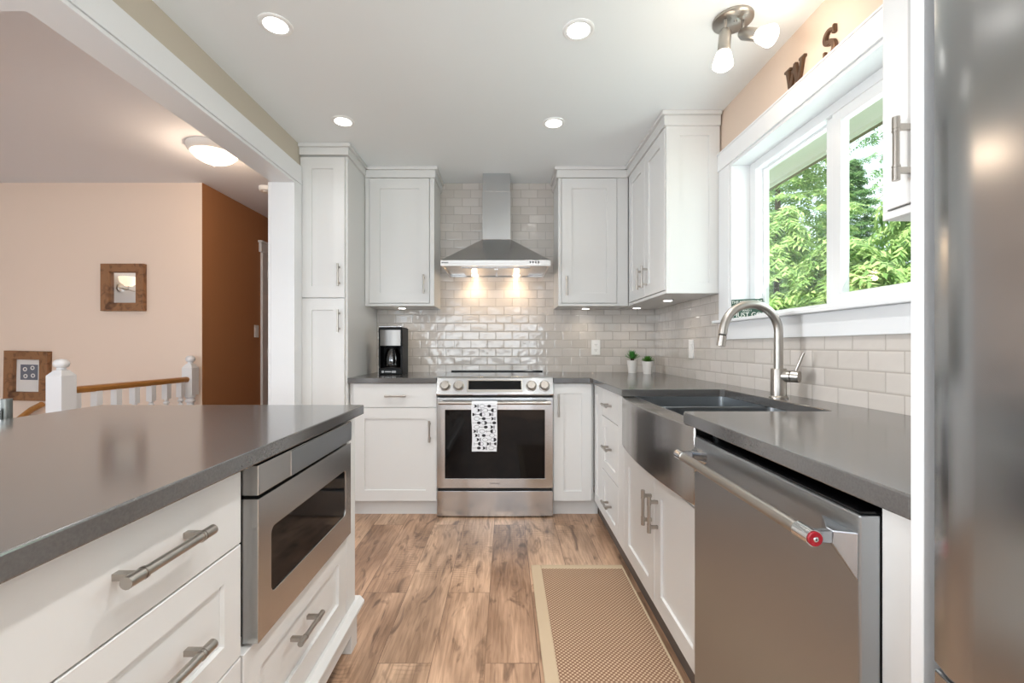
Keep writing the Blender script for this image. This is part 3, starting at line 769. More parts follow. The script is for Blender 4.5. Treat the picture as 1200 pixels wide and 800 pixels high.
# towel over the oven handle
t = thing('dish_towel', 'white kitchen towel printed with dark glasses and utensils, hung over the oven handle', 'towel', (-.1385, 2.857, .757))
def towel_y(x, z, front=True):
    k = max(0, min(1, -z / .3))
    return -.0135 - .003 * k - .0022 * k * math.sin(x * 70 + 1.0) if front else .0135 + .001 * k
prof = [(('f', z)) for z in [-.308 + i * .011 for i in range(29)]]
path = [(towel_y, z) for z in [-.308 + i * .011 for i in range(29)]]
b = MB(); nx = 16; rows = []
def rowpts(th):
    rows_ = []
    for z in [-.308 + i * .011 for i in range(29)]: rows_.append(('s', z, True))
    for i in range(7): rows_.append(('a', PI - PI * i / 6, None))
    for z in [-.004 - i * .02 for i in range(12)]: rows_.append(('s', z, False))
    out = []
    for kind, a, fr in rows_:
        rr = []
        for j in range(nx + 1):
            x = -.082 + .164 * j / nx
            if kind == 's': y = towel_y(x, a, fr) + (th if fr else -th); z = a
            else: R_ = .0135 - th; y = R_ * math.cos(a); z = R_ * math.sin(a)
            xx = x * (1 - .03 * max(0, min(1, (-.0 - z) / .3))) + .002 * math.sin(z * 23)
            rr.append((xx, y, z))
        out.append(rr)
    return out
for th in (0.0, .0015):
    g = [[b.bm.verts.new(p) for p in r] for r in rowpts(th)]
    for a, c in zip(g[:-1], g[1:]):
        for j in range(nx): b.face([a[j], a[j + 1], c[j + 1], c[j]], True)
    rows.append(g)
for g0, g1 in ((rows[0], rows[1]),):
    for e0, e1 in zip(g0[:-1], g0[1:]):
        pass
    nr = len(g0)
    for i in range(nr - 1):
        for j in (0, nx):
            b.face([g0[i][j], g0[i + 1][j], g1[i + 1][j], g1[i][j]])
    for i in (0, nr - 1):
        for j in range(nx): b.face([g0[i][j], g0[i][j + 1], g1[i][j + 1], g1[i][j]])
cl = b.build('cloth', M['towel'], t)
# printed rows: glasses, forks, cups lying sideways
pr = MB(); pg = MB()
def put(mb, poly):
    vs = []
    for x, z in poly:
        x = max(-.078, min(.078, x)); vs.append(mb.bm.verts.new((x * .985, towel_y(x, z) - .0006, z)))
    mb.face(vs)
def disc(mb, x, z, rx, rz, a0=0, a1=2 * PI, n=12):
    put(mb, [(x + rx * math.cos(a0 + (a1 - a0) * i / n), z + rz * math.sin(a0 + (a1 - a0) * i / n)) for i in range(n + (0 if a1 - a0 > 6.2 else 1))])
def ringp(mb, x, z, rx, rz, wd=.0028, n=14):
    for i in range(n):
        a, c = 2 * PI * i / n, 2 * PI * (i + 1) / n
        put(mb, [(x + rx * math.cos(a), z + rz * math.sin(a)), (x + rx * math.cos(c), z + rz * math.sin(c)), (x + (rx - wd) * math.cos(c), z + (rz - wd) * math.sin(c)), (x + (rx - wd) * math.cos(a), z + (rz - wd) * math.sin(a))])
def line(mb, x0, x1, z, wd=.0024): put(mb, [(x0, z - wd / 2), (x1, z - wd / 2), (x1, z + wd / 2), (x0, z + wd / 2)])
def spoon(x, z, s=1, solid=True):
    (disc if solid else ringp)(pr, x + s * .014, z, .013, .0095); line(pr, *sorted((x, x - s * .03)), z, .002)
def goblet(x, z, s=1):
    disc(pr, x, z, .018 * s if s > 0 else .018, .013, -PI / 2 if s < 0 else PI / 2, PI / 2 if s < 0 else 1.5 * PI)
    ringp(pg, x + s * .006, z, .014, .012); line(pr, *sorted((x - s * .016, x - s * .042)), z); put(pr, [(x - s * .042, z - .009), (x - s * .040, z - .009), (x - s * .040, z + .009), (x - s * .042, z + .009)])
def cup(x, z, s=1):
    put(pr, [(x - .009, z - .011), (x + .005, z - .006), (x + .005, z + .006), (x - .009, z + .011)])
    put(pg, [(x + .007, z - .009), (x + .018, z - .011), (x + .018, z + .011), (x + .007, z + .009)])
    line(pg, x - .016, x - .009, z - .009); line(pg, x - .016, x - .009, z + .009)
def jar(x, z, s=1):
    ringp(pr, x, z, .018, .0125, .0018); line(pr, x + .018, x + .034, z)
rnd = random.Random(3)
z = -.018; k = 0
pat = [((cup, -.055), (jar, -.015), (spoon, .045)), ((cup, -.035), (jar, .005), (goblet, .06)), ((spoon, -.06), (goblet, -.015), (cup, .04)), ((jar, -.05), (spoon, .01), (cup, .055)),
       ((spoon, -.05), (goblet, .0), (spoon, .05)), ((jar, -.05), (spoon, -.005), (cup, .05)), ((cup, -.06), (jar, -.015), (goblet, .055)), ((cup, -.05), (spoon, .01), (jar, .05)),
       ((cup, -.04), (jar, .005), (goblet, .06)), ((goblet, -.025), (cup, .025), (spoon, .06)), ((spoon, -.05), (cup, .0), (jar, .045))]
for row in pat:
    for f, x in row: f(x, z, 1 if (k + int(x * 100)) % 2 else -1)
    z -= .0268; k += 1
pr.build('print', M['ink'], cl); pg.build('print', M['ink_grey'], cl)

# --- hood
t = thing('range_hood', 'stainless pyramid range hood with chimney and two lights above the range', 'range hood', (-.0725, WY - .0005, 0))
w = .381; yf = -.52
b = MB()
b.box(-w, w, yf, 0, 1.693, 1.718)
bm = b.bm
lo = [(-w, yf, 1.718), (w, yf, 1.718), (w, 0, 1.718), (-w, 0, 1.718)]; hi = [(-.108, -.215, 1.935), (.108, -.215, 1.935), (.108, 0, 1.935), (-.108, 0, 1.935)]
A = [bm.verts.new(p) for p in lo]; B = [bm.verts.new(p) for p in hi]
for i in range(4): b.face([A[i], A[(i + 1) % 4], B[(i + 1) % 4], B[i]])
b.face(B); b.face(list(reversed(A)))
b.build('canopy', M['steel'], t, .001)
# front band hangs down as a lip round a recessed underside
b = MB(); b.box(-w, w, yf, yf + .012, 1.678, 1.693).box(-w, -w + .012, yf + .012, 0, 1.678, 1.693).box(w - .012, w, yf + .012, 0, 1.678, 1.693).box(-w + .012, w - .012, -.02, 0, 1.678, 1.693)
b.build('lip', M['steel'], t, .001)
b = MB(); b.box(-.25, -.004, yf + .14, -.06, 1.684, 1.694).box(.004, .25, yf + .14, -.06, 1.684, 1.694)
b.build('filter', M['steel'], t, .001)
MB().box(-.012, .012, yf + .17, yf + .19, 1.680, 1.685).build('filter_latch', M['chrome'], t)
MB().box(-.108, .108, -.215, 0, 1.935, 2.30).build('chimney', M['steel_v'], t, .002)
MB().box(-.105, .105, -.212, 0, 2.30, H - .001).build('chimney_sleeve', M['steel_v'], t, .002)
for x in (-.175, .155):
    MB().lathe([(.026, -.0015), (.026, .004)], 24, (x, -.075, 1.684)).build('lamp_lens', M['bulb_warm'], t)
b = MB()
for i in range(4): b.box(.236 + i * .019, .245 + i * .019, yf - .0015, yf, 1.697, 1.710)
b.lathe([(.002, 0), (.002, .001)], 8, mtx=Matrix.Translation((.316, yf - .0001, 1.692)) @ Matrix.Rotation(PI / 2, 4, 'X'))
b.build('button', M['screw'], t)
b = MB()                                            # small dark maker's mark
for i, (a, c) in enumerate(((0, .006), (.008, .003), (.0135, .0045), (.0205, .004), (.027, .0045), (.034, .004), (.0405, .004))):
    b.box(-.372 + a, -.372 + a + c, yf - .001, yf, 1.6975, 1.7055)
b.build('maker_mark', M['screw'], t)
for x in (-.175, .155):
    lamp('hood_lamp', 'SPOT', (-.0725 + x, WY - .095, 1.675), 2.6, (1.0, .72, .44), rot=(0.10, 0, 0), spot_size=2.3, spot_blend=.9, shadow_soft_size=.02)
    lamp('hood_glow', 'POINT', (-.0725 + x, WY - .12, 1.655), .35, (1.0, .70, .44), shadow_soft_size=.02)

# --- puck lights under the uppers
for i, (x, y, e) in enumerate(((-.80, 3.42, 'small round light under the left upper cabinet, above the coffee maker'),
                               (.62, 3.46, 'small round light under the upper cabinet right of the hood'),
                               (1.00, 3.40, 'small round under-cabinet light tucked nearest the tiled corner'),
                               (1.04, 2.85, 'small round under-cabinet light on the right wall, closest to the window'))):
    t = thing('puck_light', e, 'light', (x, y, 1.4195), 0, 'puck lights under the upper cabinets')
    MB().lathe([(.033, -.006), (.035, -.004), (.035, 0)], 24).build('rim', M['can_ring'], t)
    MB().lathe([(.026, -.0068), (.026, -.0055)], 24).build('lens', M['bulb_spot'], t)
    lamp('puck_lamp', 'SPOT', (x, y, 1.404), 1.1, (1.0, .86, .68), spot_size=2.6, spot_blend=1.0, shadow_soft_size=.03)

# --- sink
t = thing('farmhouse_sink', 'stainless apron-front double sink with bowed front, set into the dark counter', 'sink', (0, 0, 0))
y0, y1 = 1.338, 2.172
b = MB(); N = 20; pts = []
for i in range(N + 1):
    u = i / N; pts.append((.568 - .030 * math.sin(PI * u) ** .8, y0 + (y1 - y0) * u))
pts += [(.625, y1), (.625, y0)]
b.prism(pts, .640, .8775, axis=2, smooth=True)
ap = b.build('apron', M['steel_sink'], t, .004)
b = MB(); zb = .66
def basin(xa, xb, ya, yb, zt, zb):
    rr = .02
    def ring(z, ins, r_):
        pts = []
        for cx, cy, a in ((xb - ins - r_, yb - ins - r_, 0), (xa + ins + r_, yb - ins - r_, PI / 2), (xa + ins + r_, ya + ins + r_, PI), (xb - ins - r_, ya + ins + r_, 1.5 * PI)):
            for i in range(4): pts.append((cx + r_ * math.cos(a + PI / 2 * i / 3), cy + r_ * math.sin(a + PI / 2 * i / 3), z))
        return [b.bm.verts.new(p) for p in pts]
    R = [ring(zt, 0, rr), ring(zb + .015, .004, rr), ring(zb, .02, rr)]
    for a, c in zip(R[:-1], R[1:]):
        for i in range(16): b.face([a[i], a[(i + 1) % 16], c[(i + 1) % 16], c[i]], True)
    b.face(R[-1])
basin(.625, 1.055, 1.79, y1 - .002, .8785, zb); basin(.625, 1.055, y0 + .002, 1.765, .8785, zb)
b.box(.625, 1.055, 1.7655, 1.7895, .70, .877)
b.box(1.0555, 1.075, y0, y1, .70, .878)
b.build('bowls', M['steel_dark'], t)
for y in (1.98, 1.57): MB().lathe([(.045, .001), (.045, .003), (.03, .0035), (.028, .001)], 20, (.85, y, zb)).build('drain', M['chrome'], t)

# --- faucet
t = thing('kitchen_faucet', 'brushed nickel gooseneck faucet with side lever behind the sink', 'faucet', (1.090, 1.775, .9151))
MB().lathe([(.034, 0), (.034, .004), (.0305, .008), (.0285, .010), (.0285, .112), (.0265, .118)], 32).build('base', M['nickel'], t)
pts = [(0, 0, .11), (0, 0, .2), (0, 0, .262)]
R = .112
for i in range(1, 21):
    a = PI * i / 20 * 0.98
    pts.append((-R + R * math.cos(a), -.006 * i / 20, .262 + R * math.sin(a)))
last = pts[-1]
pts += [(last[0] - .003, last[1], last[2] - .015)]
MB().tube(pts, .0165, 20).build('spout', M['nickel'], t)
MB().tube([(last[0] - .003, last[1], last[2] - .016), (last[0] - .004, last[1], last[2] - .021)], .0145, 20).build('spout_ring', M['slot'], t)
MB().tube([(last[0] - .004, last[1], last[2] - .021), (last[0] - .010, last[1], last[2] - .062)], [.0165, .0165], 20).build('spray_head', M['nickel'], t)
vd = Vector((.62, -.78, 0)).normalized()
vb = MB().tube([Vector((0, 0, .088)) , Vector((0, 0, .088)) + vd * .044], .0235, 28); vb.build('valve_body', M['nickel'], t)
vk = MB().tube([Vector((0, 0, .088)) + vd * .046, Vector((0, 0, .088)) + vd * .074], .0235, 28).build('valve_cap', M['nickel'], t, .001)
l0 = Vector((0, 0, .088)) + vd * .060 + Vector((0, 0, .018))
MB().tube([l0, l0 + Vector((.020, -.018, .075))], [.006, .005], 14).build('lever', M['nickel'], t)

# --- coffee maker
t = thing('coffee_maker', 'black and steel drip coffee maker on the short back counter', 'coffee maker', (-.842, 3.23, .9151))
w = .087
b = MB()
b.box(-w, w, 0, .20, 0, .050, bev=.006); b.box(-w + .001, w - .001, .105, .199, .045, .34, bev=.006); b.box(-w, w, 0, .20, .208, .345, bev=.006)
b.box(-w, -w + .012, .004, .12, .04, .22); b.box(w - .014, w, .004, .12, .04, .22)
b.build('housing', M['black_plastic'], t)
b = MB(); n = 14; pts = []
for i in range(n + 1):
    u = i / n; pts.append((-.074 + .148 * u, -.002 - .012 * math.sin(PI * u)))
pts += [(.074, .01), (-.074, .01)]
b.prism(pts, .212, .326, axis=2, smooth=True); b.build('steel_band', M['band'], t)
MB().box(-w + .004, w - .004, -.004, .19, .3455, .353).build('lid', M['steel_v'], t, .003)
MB().lathe([(.052, 0), (.058, .02), (.060, .06), (.052, .10), (.040, .128), (.038, .135)], 28, (0, .062, .052)).build('carafe', M['carafe'], t)
MB().lathe([(.041, 0), (.041, .012), (.02, .018)], 24, (0, .062, .187)).build('carafe_lid', M['black_plastic'], t)
MB().lathe([(.0555, 0), (.0555, .003)], 28, (0, .062, .0505)).build('hot_plate', M['slot'], t)
hb = MB().tube([(.02, .012, .178), (.030, -.012, .172), (.034, -.02, .14), (.030, -.006, .09), (.022, .010, .085)], .008, 12); hb.build('carafe_handle', M['black_plastic'], t)
b = MB()
for x in (-.055, .018, .032): b.lathe([(.009, 0), (.009, .003)], 14, mtx=Matrix.Translation((x, .0005, .022)) @ Matrix.Rotation(PI / 2, 4, 'X'))
b.box(-.04, .005, -.002, .001, .018, .027)
b.build('button', M['band'], t)

# --- succulents
def potted(name, label, loc, r0, r1, h):
    t = thing(name, label, 'plant', loc)
    MB().lathe([(r0, 0), (r1, h), (r1 - .004, h), (r1 - .006, h - .008)], 28, cap=False).lathe([(.001, .0005), (r0, .0005)], 28, cap=False).build('pot', M['pot'], t)
    MB().lathe([(.001, h - .009), (r1 - .005, h - .009)], 20, cap=False).build('soil', M['soil'], t)
    return t
def leafp(b, base, d, L, wd, curl=.2, thick=.0025):
    d = Vector(d).normalized(); side = d.cross(Vector((0, 0, 1)))
    side = side.normalized() if side.length > .01 else Vector((1, 0, 0)); nrm = side.cross(d)
    prev = None; N = 6
    for i in range(N + 1):
        u = i / N; c = Vector(base) + d * L * u - nrm * (-curl * L * u * u) * -1
        ww = wd * math.sin(PI * min(.97, .22 + .76 * u)) * (1 if i < N else .1)
        th = thick * (1 - .6 * u)
        ring = [b.bm.verts.new(c - side * ww), b.bm.verts.new(c - nrm * th), b.bm.verts.new(c + side * ww), b.bm.verts.new(c + nrm * th)]
        if prev:
            for k in range(4): b.face([prev[k], prev[(k + 1) % 4], ring[(k + 1) % 4], ring[k]], True)
        else: b.face(ring)
        prev = ring
    b.face(list(reversed(prev)))
rnd = random.Random(5)
t = potted('succulent', 'small potted succulent with upright spiky leaves, left of its twin', (.985, 3.46, .9151), .031, .041, .098)
b = MB()
MB().lathe([(.012, .09), (.016, .118), (.008, .128)], 12).build('stem', M['soil'], t)
for i in range(46):
    a = i * 2.4; el = .25 + 1.1 * (i / 46); L = .055 + .015 * rnd.random()
    leafp(b, (0, 0, .105 + .012 * i / 46), (math.cos(a) * math.cos(el), math.sin(a) * math.cos(el), math.sin(el)), L, .0065, -.12)
b.build('leaves', M['leaf_bright'], t)
t = potted('succulent', 'small potted rosette succulent with flat broad leaves, nearer the corner', (1.063, 3.33, .9151), .031, .043, .094)
b = MB()
for i in range(26):
    a = i * 2.4; el = -.05 + 1.1 * (i / 26); L = .050 - .018 * i / 26
    leafp(b, (0, 0, .094 + .012 * i / 26), (math.cos(a) * math.cos(el), math.sin(a) * math.cos(el), math.sin(el) + .1), L, .012, -.15, .005)
b.build('leaves', M['leaf_dark'], t)

# --- outlet and switch plates
def plate(name, label, loc, rz, switch=False, cat='outlet'):
    t = thing(name, label, cat, loc, rz)
    MB().box(-.036, .036, 0, .006, -.060, .060).build('cover_plate', M['outlet'], t, .002)
    if switch: MB().box(-.0165, .0165, -.003, .001, -.033, .033).build('rocker', M['outlet'], t, .001)
    else:
        for z in (-.021, .021):
            f = MB().box(-.0165, .0165, -.0015, .001, z - .014, z + .014).build('socket', M['outlet'], t, .001)
            b = MB(); b.box(-.008, -.0055, -.0022, -.0012, z - .002, z + .008).box(.0055, .008, -.0022, -.0012, z - .002, z + .008).box(-.002, .002, -.0022, -.0012, z - .009, z - .005)
            b.build('slot', M['slot'], f)
    return t
plate('wall_outlet', 'white double outlet on the tiled back wall, right of the range', (.725, WY - .0062, 1.113), 0)
plate('light_switch', 'white plate on the tiled right wall, between the corner and the faucet', (WX - .0142, 2.885, 1.105), -PI / 2, True, 'switch')
plate('light_switch', 'small white switch on the brown hallway wall', (-2.4405, 4.345, 1.27), PI / 2, True, 'switch')

# --- sign on the window stool
t = thing('block_sign', 'small dark green block sign with pale lettering on the far end of the window sill', 'sign', (1.262, 2.325, 1.2665), -.46)
t.scale = (.97, 1, .95)
sg = MB().box(-.075, .075, 0, .004, 0, .108).build('face', M['sign_green'], t, .0005)
MB().box(-.075, .075, .0042, .036, 0, .108).build('block', M['sign_side'], t, .001)
def sgt(s, z, size, xs=1.0): text_part(s, size, M['sign_text'], sg, Matrix.Translation((0, -.0004, z)) @ ROT_FRONT, 'lettering', .0003, xs=xs)
sgt('THE MOUNTAINS', .092, .0225, .82); sgt('ARE CALLING', .066, .024, .9); sgt('AND I', .044, .016, 1.0); sgt('MUST GO', .020, .036, .88)

# --- letters on the window head casing
def letter(name, label, strokes, loc, lean=.0):
    t = thing(name, label, 'letter', loc, -PI / 2)
    b = MB()
    for poly in strokes: b.prism([(x * .86, z * .86) for x, z in poly], 0, .014, axis=1)
    o = b.build('letter_body', M['letter'], t, .0025)
    return t
def ribbon(pts, wd):
    """quads along a stroke with a width per point"""
    out = []; P = [Vector((p[0], p[1])) for p in pts]
    L = []; Rr = []
    for i, p in enumerate(P):
        d = (P[min(i + 1, len(P) - 1)] - P[max(i - 1, 0)]).normalized(); nn = Vector((-d.y, d.x)); ww = wd[i] if isinstance(wd, list) else wd
        L.append(tuple(p + nn * ww)); Rr.append(tuple(p - nn * ww))
    return L + list(reversed(Rr))
Wl = [[(-.075, .105), (-.075, .118), (-.028, .118), (-.028, .105), (-.040, .105), (-.030, .040), (-.004, .118), (.012, .118), (.030, .040), (.044, .105), (.034, .105), (.034, .118), (.076, .118), (.076, .105), (.064, .105), (.036, 0), (.016, 0), (-.004, .072), (-.022, 0), (-.042, 0), (-.063, .105)]]
letter('wall_letter', 'dark bronze letter W standing on the window head trim', Wl, (1.200, 1.852, 2.2005))
sp = []
for i in range(33):
    u = i / 32; a = math.radians(35 + 235 * min(1, u * 2)) if u <= .5 else math.radians(90 - 235 * (u - .5) * 2)
    if u <= .5: sp.append((.026 * math.cos(a), .088 + .027 * math.sin(a)))
    else: sp.append((.029 * math.cos(a), .033 + .029 * math.sin(a)))
wd = [.006 + .005 * math.sin(PI * (i / 32)) for i in range(33)]
Sl = [ribbon(sp, wd), [(.020, .085), (.034, .085), (.034, .122), (.024, .122)], [(-.034, .0), (-.024, .0), (-.022, .036), (-.034, .036)]]
letter('wall_letter', 'dark bronze letter S standing on the window head trim', Sl, (1.200, 1.655, 2.2005))

# --- recessed ceiling lights
cans = [(-.945, 1.82, 'round recessed ceiling light above the island, front left'), (.302, 1.85, 'round recessed ceiling light front centre, between island and window'),
        (-.955, 2.60, 'round recessed ceiling light by the pantry, back left'), (.282, 2.62, 'round recessed ceiling light nearest the hood, back right')]
for x, y, l_ in cans:
    t = thing('recessed_light', l_, 'ceiling light', (x, y, H), 0, 'recessed lights in the kitchen ceiling')
    MB().lathe([(.046, -.004), (.060, -.006), (.066, -.0025), (.066, -.0002)], 36, cap=False).build('trim_ring', M['can_ring'], t)
    MB().lathe([(.001, -.0045), (.030, -.0060), (.047, -.0042)], 36, cap=False).build('lens', M['bulb_spot'], t)
    lamp('can_or_fill_lamp', 'SPOT', (x, y, H - .03), 30 if y < 2 else 4, (1.0, .99, .97), spot_size=2.0, spot_blend=1.0, shadow_soft_size=.05)

for x, y in ((-.945, .95), (.302, .95), (-.945, .0), (.302, .0), (-.3, -1.3)):       # unseen fill lamps, added without fixtures overhead and behind the camera
    lamp('can_or_fill_lamp', 'SPOT', (x, y, H - .03), 30, (1.0, .99, .97), spot_size=2.0, spot_blend=1.0, shadow_soft_size=.05)
# --- two-lamp spot fixture
t = thing('ceiling_spot_fixture', 'nickel ceiling fixture with two swivel spotlights near the window', 'ceiling light', (.915, 1.79, H))
MB().lathe([(.076, 0), (.076, -.010), (.068, -.017), (.001, -.022)][::-1], 36, cap=False).build('canopy', M['nickel'], t, 0)
MB().lathe([(.004, -.027), (.006, -.024), (.006, -.02)], 12, (0, -.02, 0)).build('finial', M['nickel'], t)
for p0, d, l_ in (((-.043, -.025, -.020), (-.10, -.05, -1.0), 0), ((.030, -.02, -.020), (.40, -.76, -.60), 1)):
    b = MB(); p0 = Vector(p0); p1 = p0 + Vector((0, 0, -.052)); b.tube([p0, p1], .0055, 12)
    ar = b.build('arm', M['nickel'], t)
    d = Vector(d).normalized(); q = d.to_track_quat('Z', 'Y').to_matrix().to_4x4(); mt = Matrix.Translation(p1) @ q
    MB().lathe([(.004, -.014), (.016, -.010), (.0225, .004), (.0235, .078), (.022, .082)], 24, mtx=mt).build('socket_housing', M['nickel'], ar)
    MB().lathe([(.024, .082), (.0265, .086), (.037, .128), (.038, .136), (.025, .148), (.009, .152)], 28, mtx=mt).build('lamp_shade', M['bulb'], ar)
    w_ = Vector(t.location) + p1 + d * .17
    lamp('spot_bulb', 'POINT', w_, 0.8, (1.0, .80, .62), shadow_soft_size=.03)

# --- rug
t = thing('kitchen_rug', 'tan woven runner rug with plain border in front of the sink', 'rug', (0, 0, 0))
MB().box(.178, .582, .80, 2.225, 0.0005, .0075).build('weave', M['rug'], t)
b = MB(); b.box(.128, .178, .75, 2.262, .0005, .009).box(.178, .592, 2.225, 2.262, .0005, .009).box(.178, .592, .75, .80, .0005, .009).box(.582, .592, .80, 2.225, .0005, .009)
b.build('border', M['rug_border'], t, .003)

# ------------------------------------------------------------------ hall side
def newel(root, x, y, w=.09, nm='newel_post'):
    b = MB(); h = w / 2
    b.box(x - h, x + h, y - h, y + h, .74, .955); b.box(x - h, x + h, y - h, y + h, 0, .28)
    A = [b.bm.verts.new((x + sx * h, y + sy * h, .955)) for sx, sy in ((-1, -1), (1, -1), (1, 1), (-1, 1))]
    k = h * .52; Bv = [b.bm.verts.new((x + sx * k, y + sy * k, .985)) for sx, sy in ((-1, -1), (1, -1), (1, 1), (-1, 1))]
    for i in range(4): b.face([A[i], A[(i + 1) % 4], Bv[(i + 1) % 4], Bv[i]])
    s = w / .09
    b.lathe([(.020 * s, .975), (.023 * s, .992), (.018 * s, .999), (.030 * s, 1.004), (.036 * s, 1.014), (.037 * s, 1.024), (.032 * s, 1.038), (.020 * s, 1.047), (.001, 1.050)], 28, (x, y, 0))
    b.lathe([(.036 * s, .74), (.040 * s, .73), (.040 * s, .722), (.028 * s, .715), (.040 * s, .700), (.040 * s, .690), (.027 * s, .680), (.030 * s, .64), (.040 * s, .56), (.036 * s, .46), (.026 * s, .38), (.026 * s, .34), (.040 * s, .33), (.040 * s, .315), (.032 * s, .30), (.036 * s, .28)][::-1], 28, (x, y, 0))
    return b.build(nm, M['white_gloss'], root, .002)
t = thing('stair_railing', 'white stair railing with oak handrail, newel posts and turned balusters', 'railing', (0, 0, 0))
newel(t, -2.550, 2.545, .09); newel(t, -2.486, 3.495, .080)
b = MB(); p0 = Vector((-2.548, 2.59, .865)); p1 = Vector((-2.49, 3.455, .865)); dd = (p1 - p0)
oct_ = [(-.022, -.012), (-.016, -.020), (.016, -.020), (.022, -.012), (.026, .004), (.018, .016), (.0, .020), (-.018, .016), (-.026, .004)]
ra = [b.bm.verts.new(p0 + Vector((u, 0, v))) for u, v in oct_]; rb = [b.bm.verts.new(p1 + Vector((u, 0, v))) for u, v in oct_]
for i in range(len(oct_)): b.face([ra[i], ra[(i + 1) % 9], rb[(i + 1) % 9], rb[i]], True)
b.face(ra); b.face(list(reversed(rb))); b.build('handrail', M['oak'], t)
for i in range(7):
    y = 2.60 + .13 * i + .02; x = -2.548 + .058 * (y - 2.59) / .865
    b = MB(); h = .020
    b.box(x - h, x + h, y - h, y + h, .735, .846); b.box(x - h, x + h, y - h, y + h, 0, .22)
    b.lathe([(.012, .22), (.019, .235), (.012, .25), (.014, .30), (.019, .42), (.017, .52), (.010, .62), (.010, .66), (.018, .668), (.018, .676), (.011, .684), (.011, .694), (.019, .702), (.019, .712), (.012, .72), (.016, .735)], 16, (x, y, 0))
    b.build('baluster', M['white_gloss'], t)

# framed pieces on the stair wall
def framed(label, x0, x1, z0, z1, fw, dep, glass, tiltd=0.0, extra=None, group=None, nm='framed_mirror', cat='mirror'):
    cx, cz = (x0 + x1) / 2, (z0 + z1) / 2; W, Hh = (x1 - x0) / 2, (z1 - z0) / 2
    t = thing(nm, label, cat, (cx, 3.5745, cz)); t.rotation_euler = (0, tiltd, 0)
    b = MB(); bm = b.bm
    def ring(dx, y): return [bm.verts.new((-W + dx, y, -Hh + dx)), bm.verts.new((W - dx, y, -Hh + dx)), bm.verts.new((W - dx, y, Hh - dx)), bm.verts.new((-W + dx, y, Hh - dx))]
    R = [ring(0, 0), ring(0, -dep), ring(.003, -dep - .002), ring(fw - .004, -dep + .002), ring(fw, -dep + .008), ring(fw, 0)]
    for a, c in zip(R[:-1], R[1:]):
        for i in range(4): b.face([a[i], a[(i + 1) % 4], c[(i + 1) % 4], c[i]])
    for i in range(4): b.face([R[0][i], R[0][(i + 1) % 4], R[-1][(i + 1) % 4], R[-1][i]])
    b.build('frame', M['wood_frame'], t)
    MB().box(-W + fw, W - fw, -.006, -.001, -Hh + fw, Hh - fw).build('mirror_glass' if glass is M['mirror'] else 'mat_board', glass, t)
    return t, W, Hh
framed('small square mirror in a rustic wood frame, high on the peach wall', -3.237, -2.895, 1.405, 1.782, .066, .035, M['mirror'])
t, W, Hh = framed('wood-framed picture with small grey print, hung low behind the near newel post', -4.005, -3.660, .690, 1.085, .068, .04, M['paper'], math.radians(1.2), nm='framed_picture', cat='picture')
b = MB().box(-.072, .068, -.0075, -.0062, -.035, .088); pp = b.build('print', M['print_grey'], t)
for x, z in ((-.035, .05), (.025, .062), (-.03, -.005), (.03, .0)):
    MB().lathe([(.009, 0), (.017, 0), (.017, .0008), (.009, .0008)], 18, cap=False, mtx=Matrix.Translation((x, -.0076, z)) @ Matrix.Rotation(PI / 2, 4, 'X')).build('print_ring', M['paper'], pp)
# descending handrail on the stair wall
t = thing('wall_handrail', 'oak wall handrail end slanting down the stairs behind the near newel post', 'handrail', (0, 0, 0))
MB().tube([(-4.35, 3.50, .16), (-3.74, 3.50, .625), (-3.66, 3.50, .665)], .022, 16).build('rail', M['oak'], t)
MB().tube([(-3.78, 3.50, .58), (-3.78, 3.574, .56)], .008, 10).build('bracket', M['nickel'], t)

# dome light, smoke detector, wall lamp seen in the mirror
t = thing('dome_light', 'glowing dome ceiling light with nickel finial in the hallway', 'ceiling light', (-1.94, 2.95, H - .0002))
MB().lathe([(.135, -.045), (.150, -.032), (.157, -.012), (.157, 0)], 40, cap=False).build('base', M['can_ring'], t)
MB().lathe([(.001, -.105), (.03, -.103), (.075, -.09), (.11, -.070), (.135, -.042)], 40, cap=False).build('glass_dome', M['dome'], t)
MB().lathe([(.002, -.122), (.008, -.119), (.010, -.112), (.007, -.104)], 16).build('finial', M['nickel'], t)
lamp('dome_lamp', 'POINT', (-1.94, 2.95, H - .16), 5, (1.0, .76, .55), shadow_soft_size=.10)
t = thing('smoke_detector', 'small white smoke detector on the hallway ceiling beside the door jamb', 'smoke detector', (-1.985, 3.69, H - .0002))
MB().lathe([(.055, -.035), (.063, -.028), (.066, -.012), (.066, 0)], 30).build('cover', M['can_ring'], t)
MB().lathe([(.030, -.040), (.034, -.0355)], 24).build('vent', M['outlet'], t)
t = thing('wall_lamp', 'wall lamp with two glowing frosted shades, seen in the small mirror', 'lamp', (DX + .0005, 1.05, 1.925))
MB().lathe([(.055, 0), (.055, .02), (.03, .03)], 24, mtx=Matrix.Rotation(PI / 2, 4, 'Y')).build('back_plate', M['nickel'], t)
for y in (0.02, -.235):
    ar = MB().tube([(.02, 0, 0), (.10, y * .6, -.03), (.14, y, -.02), (.14, y, .02)], .008, 12).build('arm', M['nickel'], t)
    MB().lathe([(.045, .02), (.05, .03), (.095, .07), (.11, .14), (.105, .145)], 28, (.14, y, 0)).build('lamp_shade', M['bulb_soft'], ar)
lamp('wall_lamp_bulb', 'POINT', (DX + .30, .98, 2.27), .8, (1.0, .82, .66), shadow_soft_size=.10)

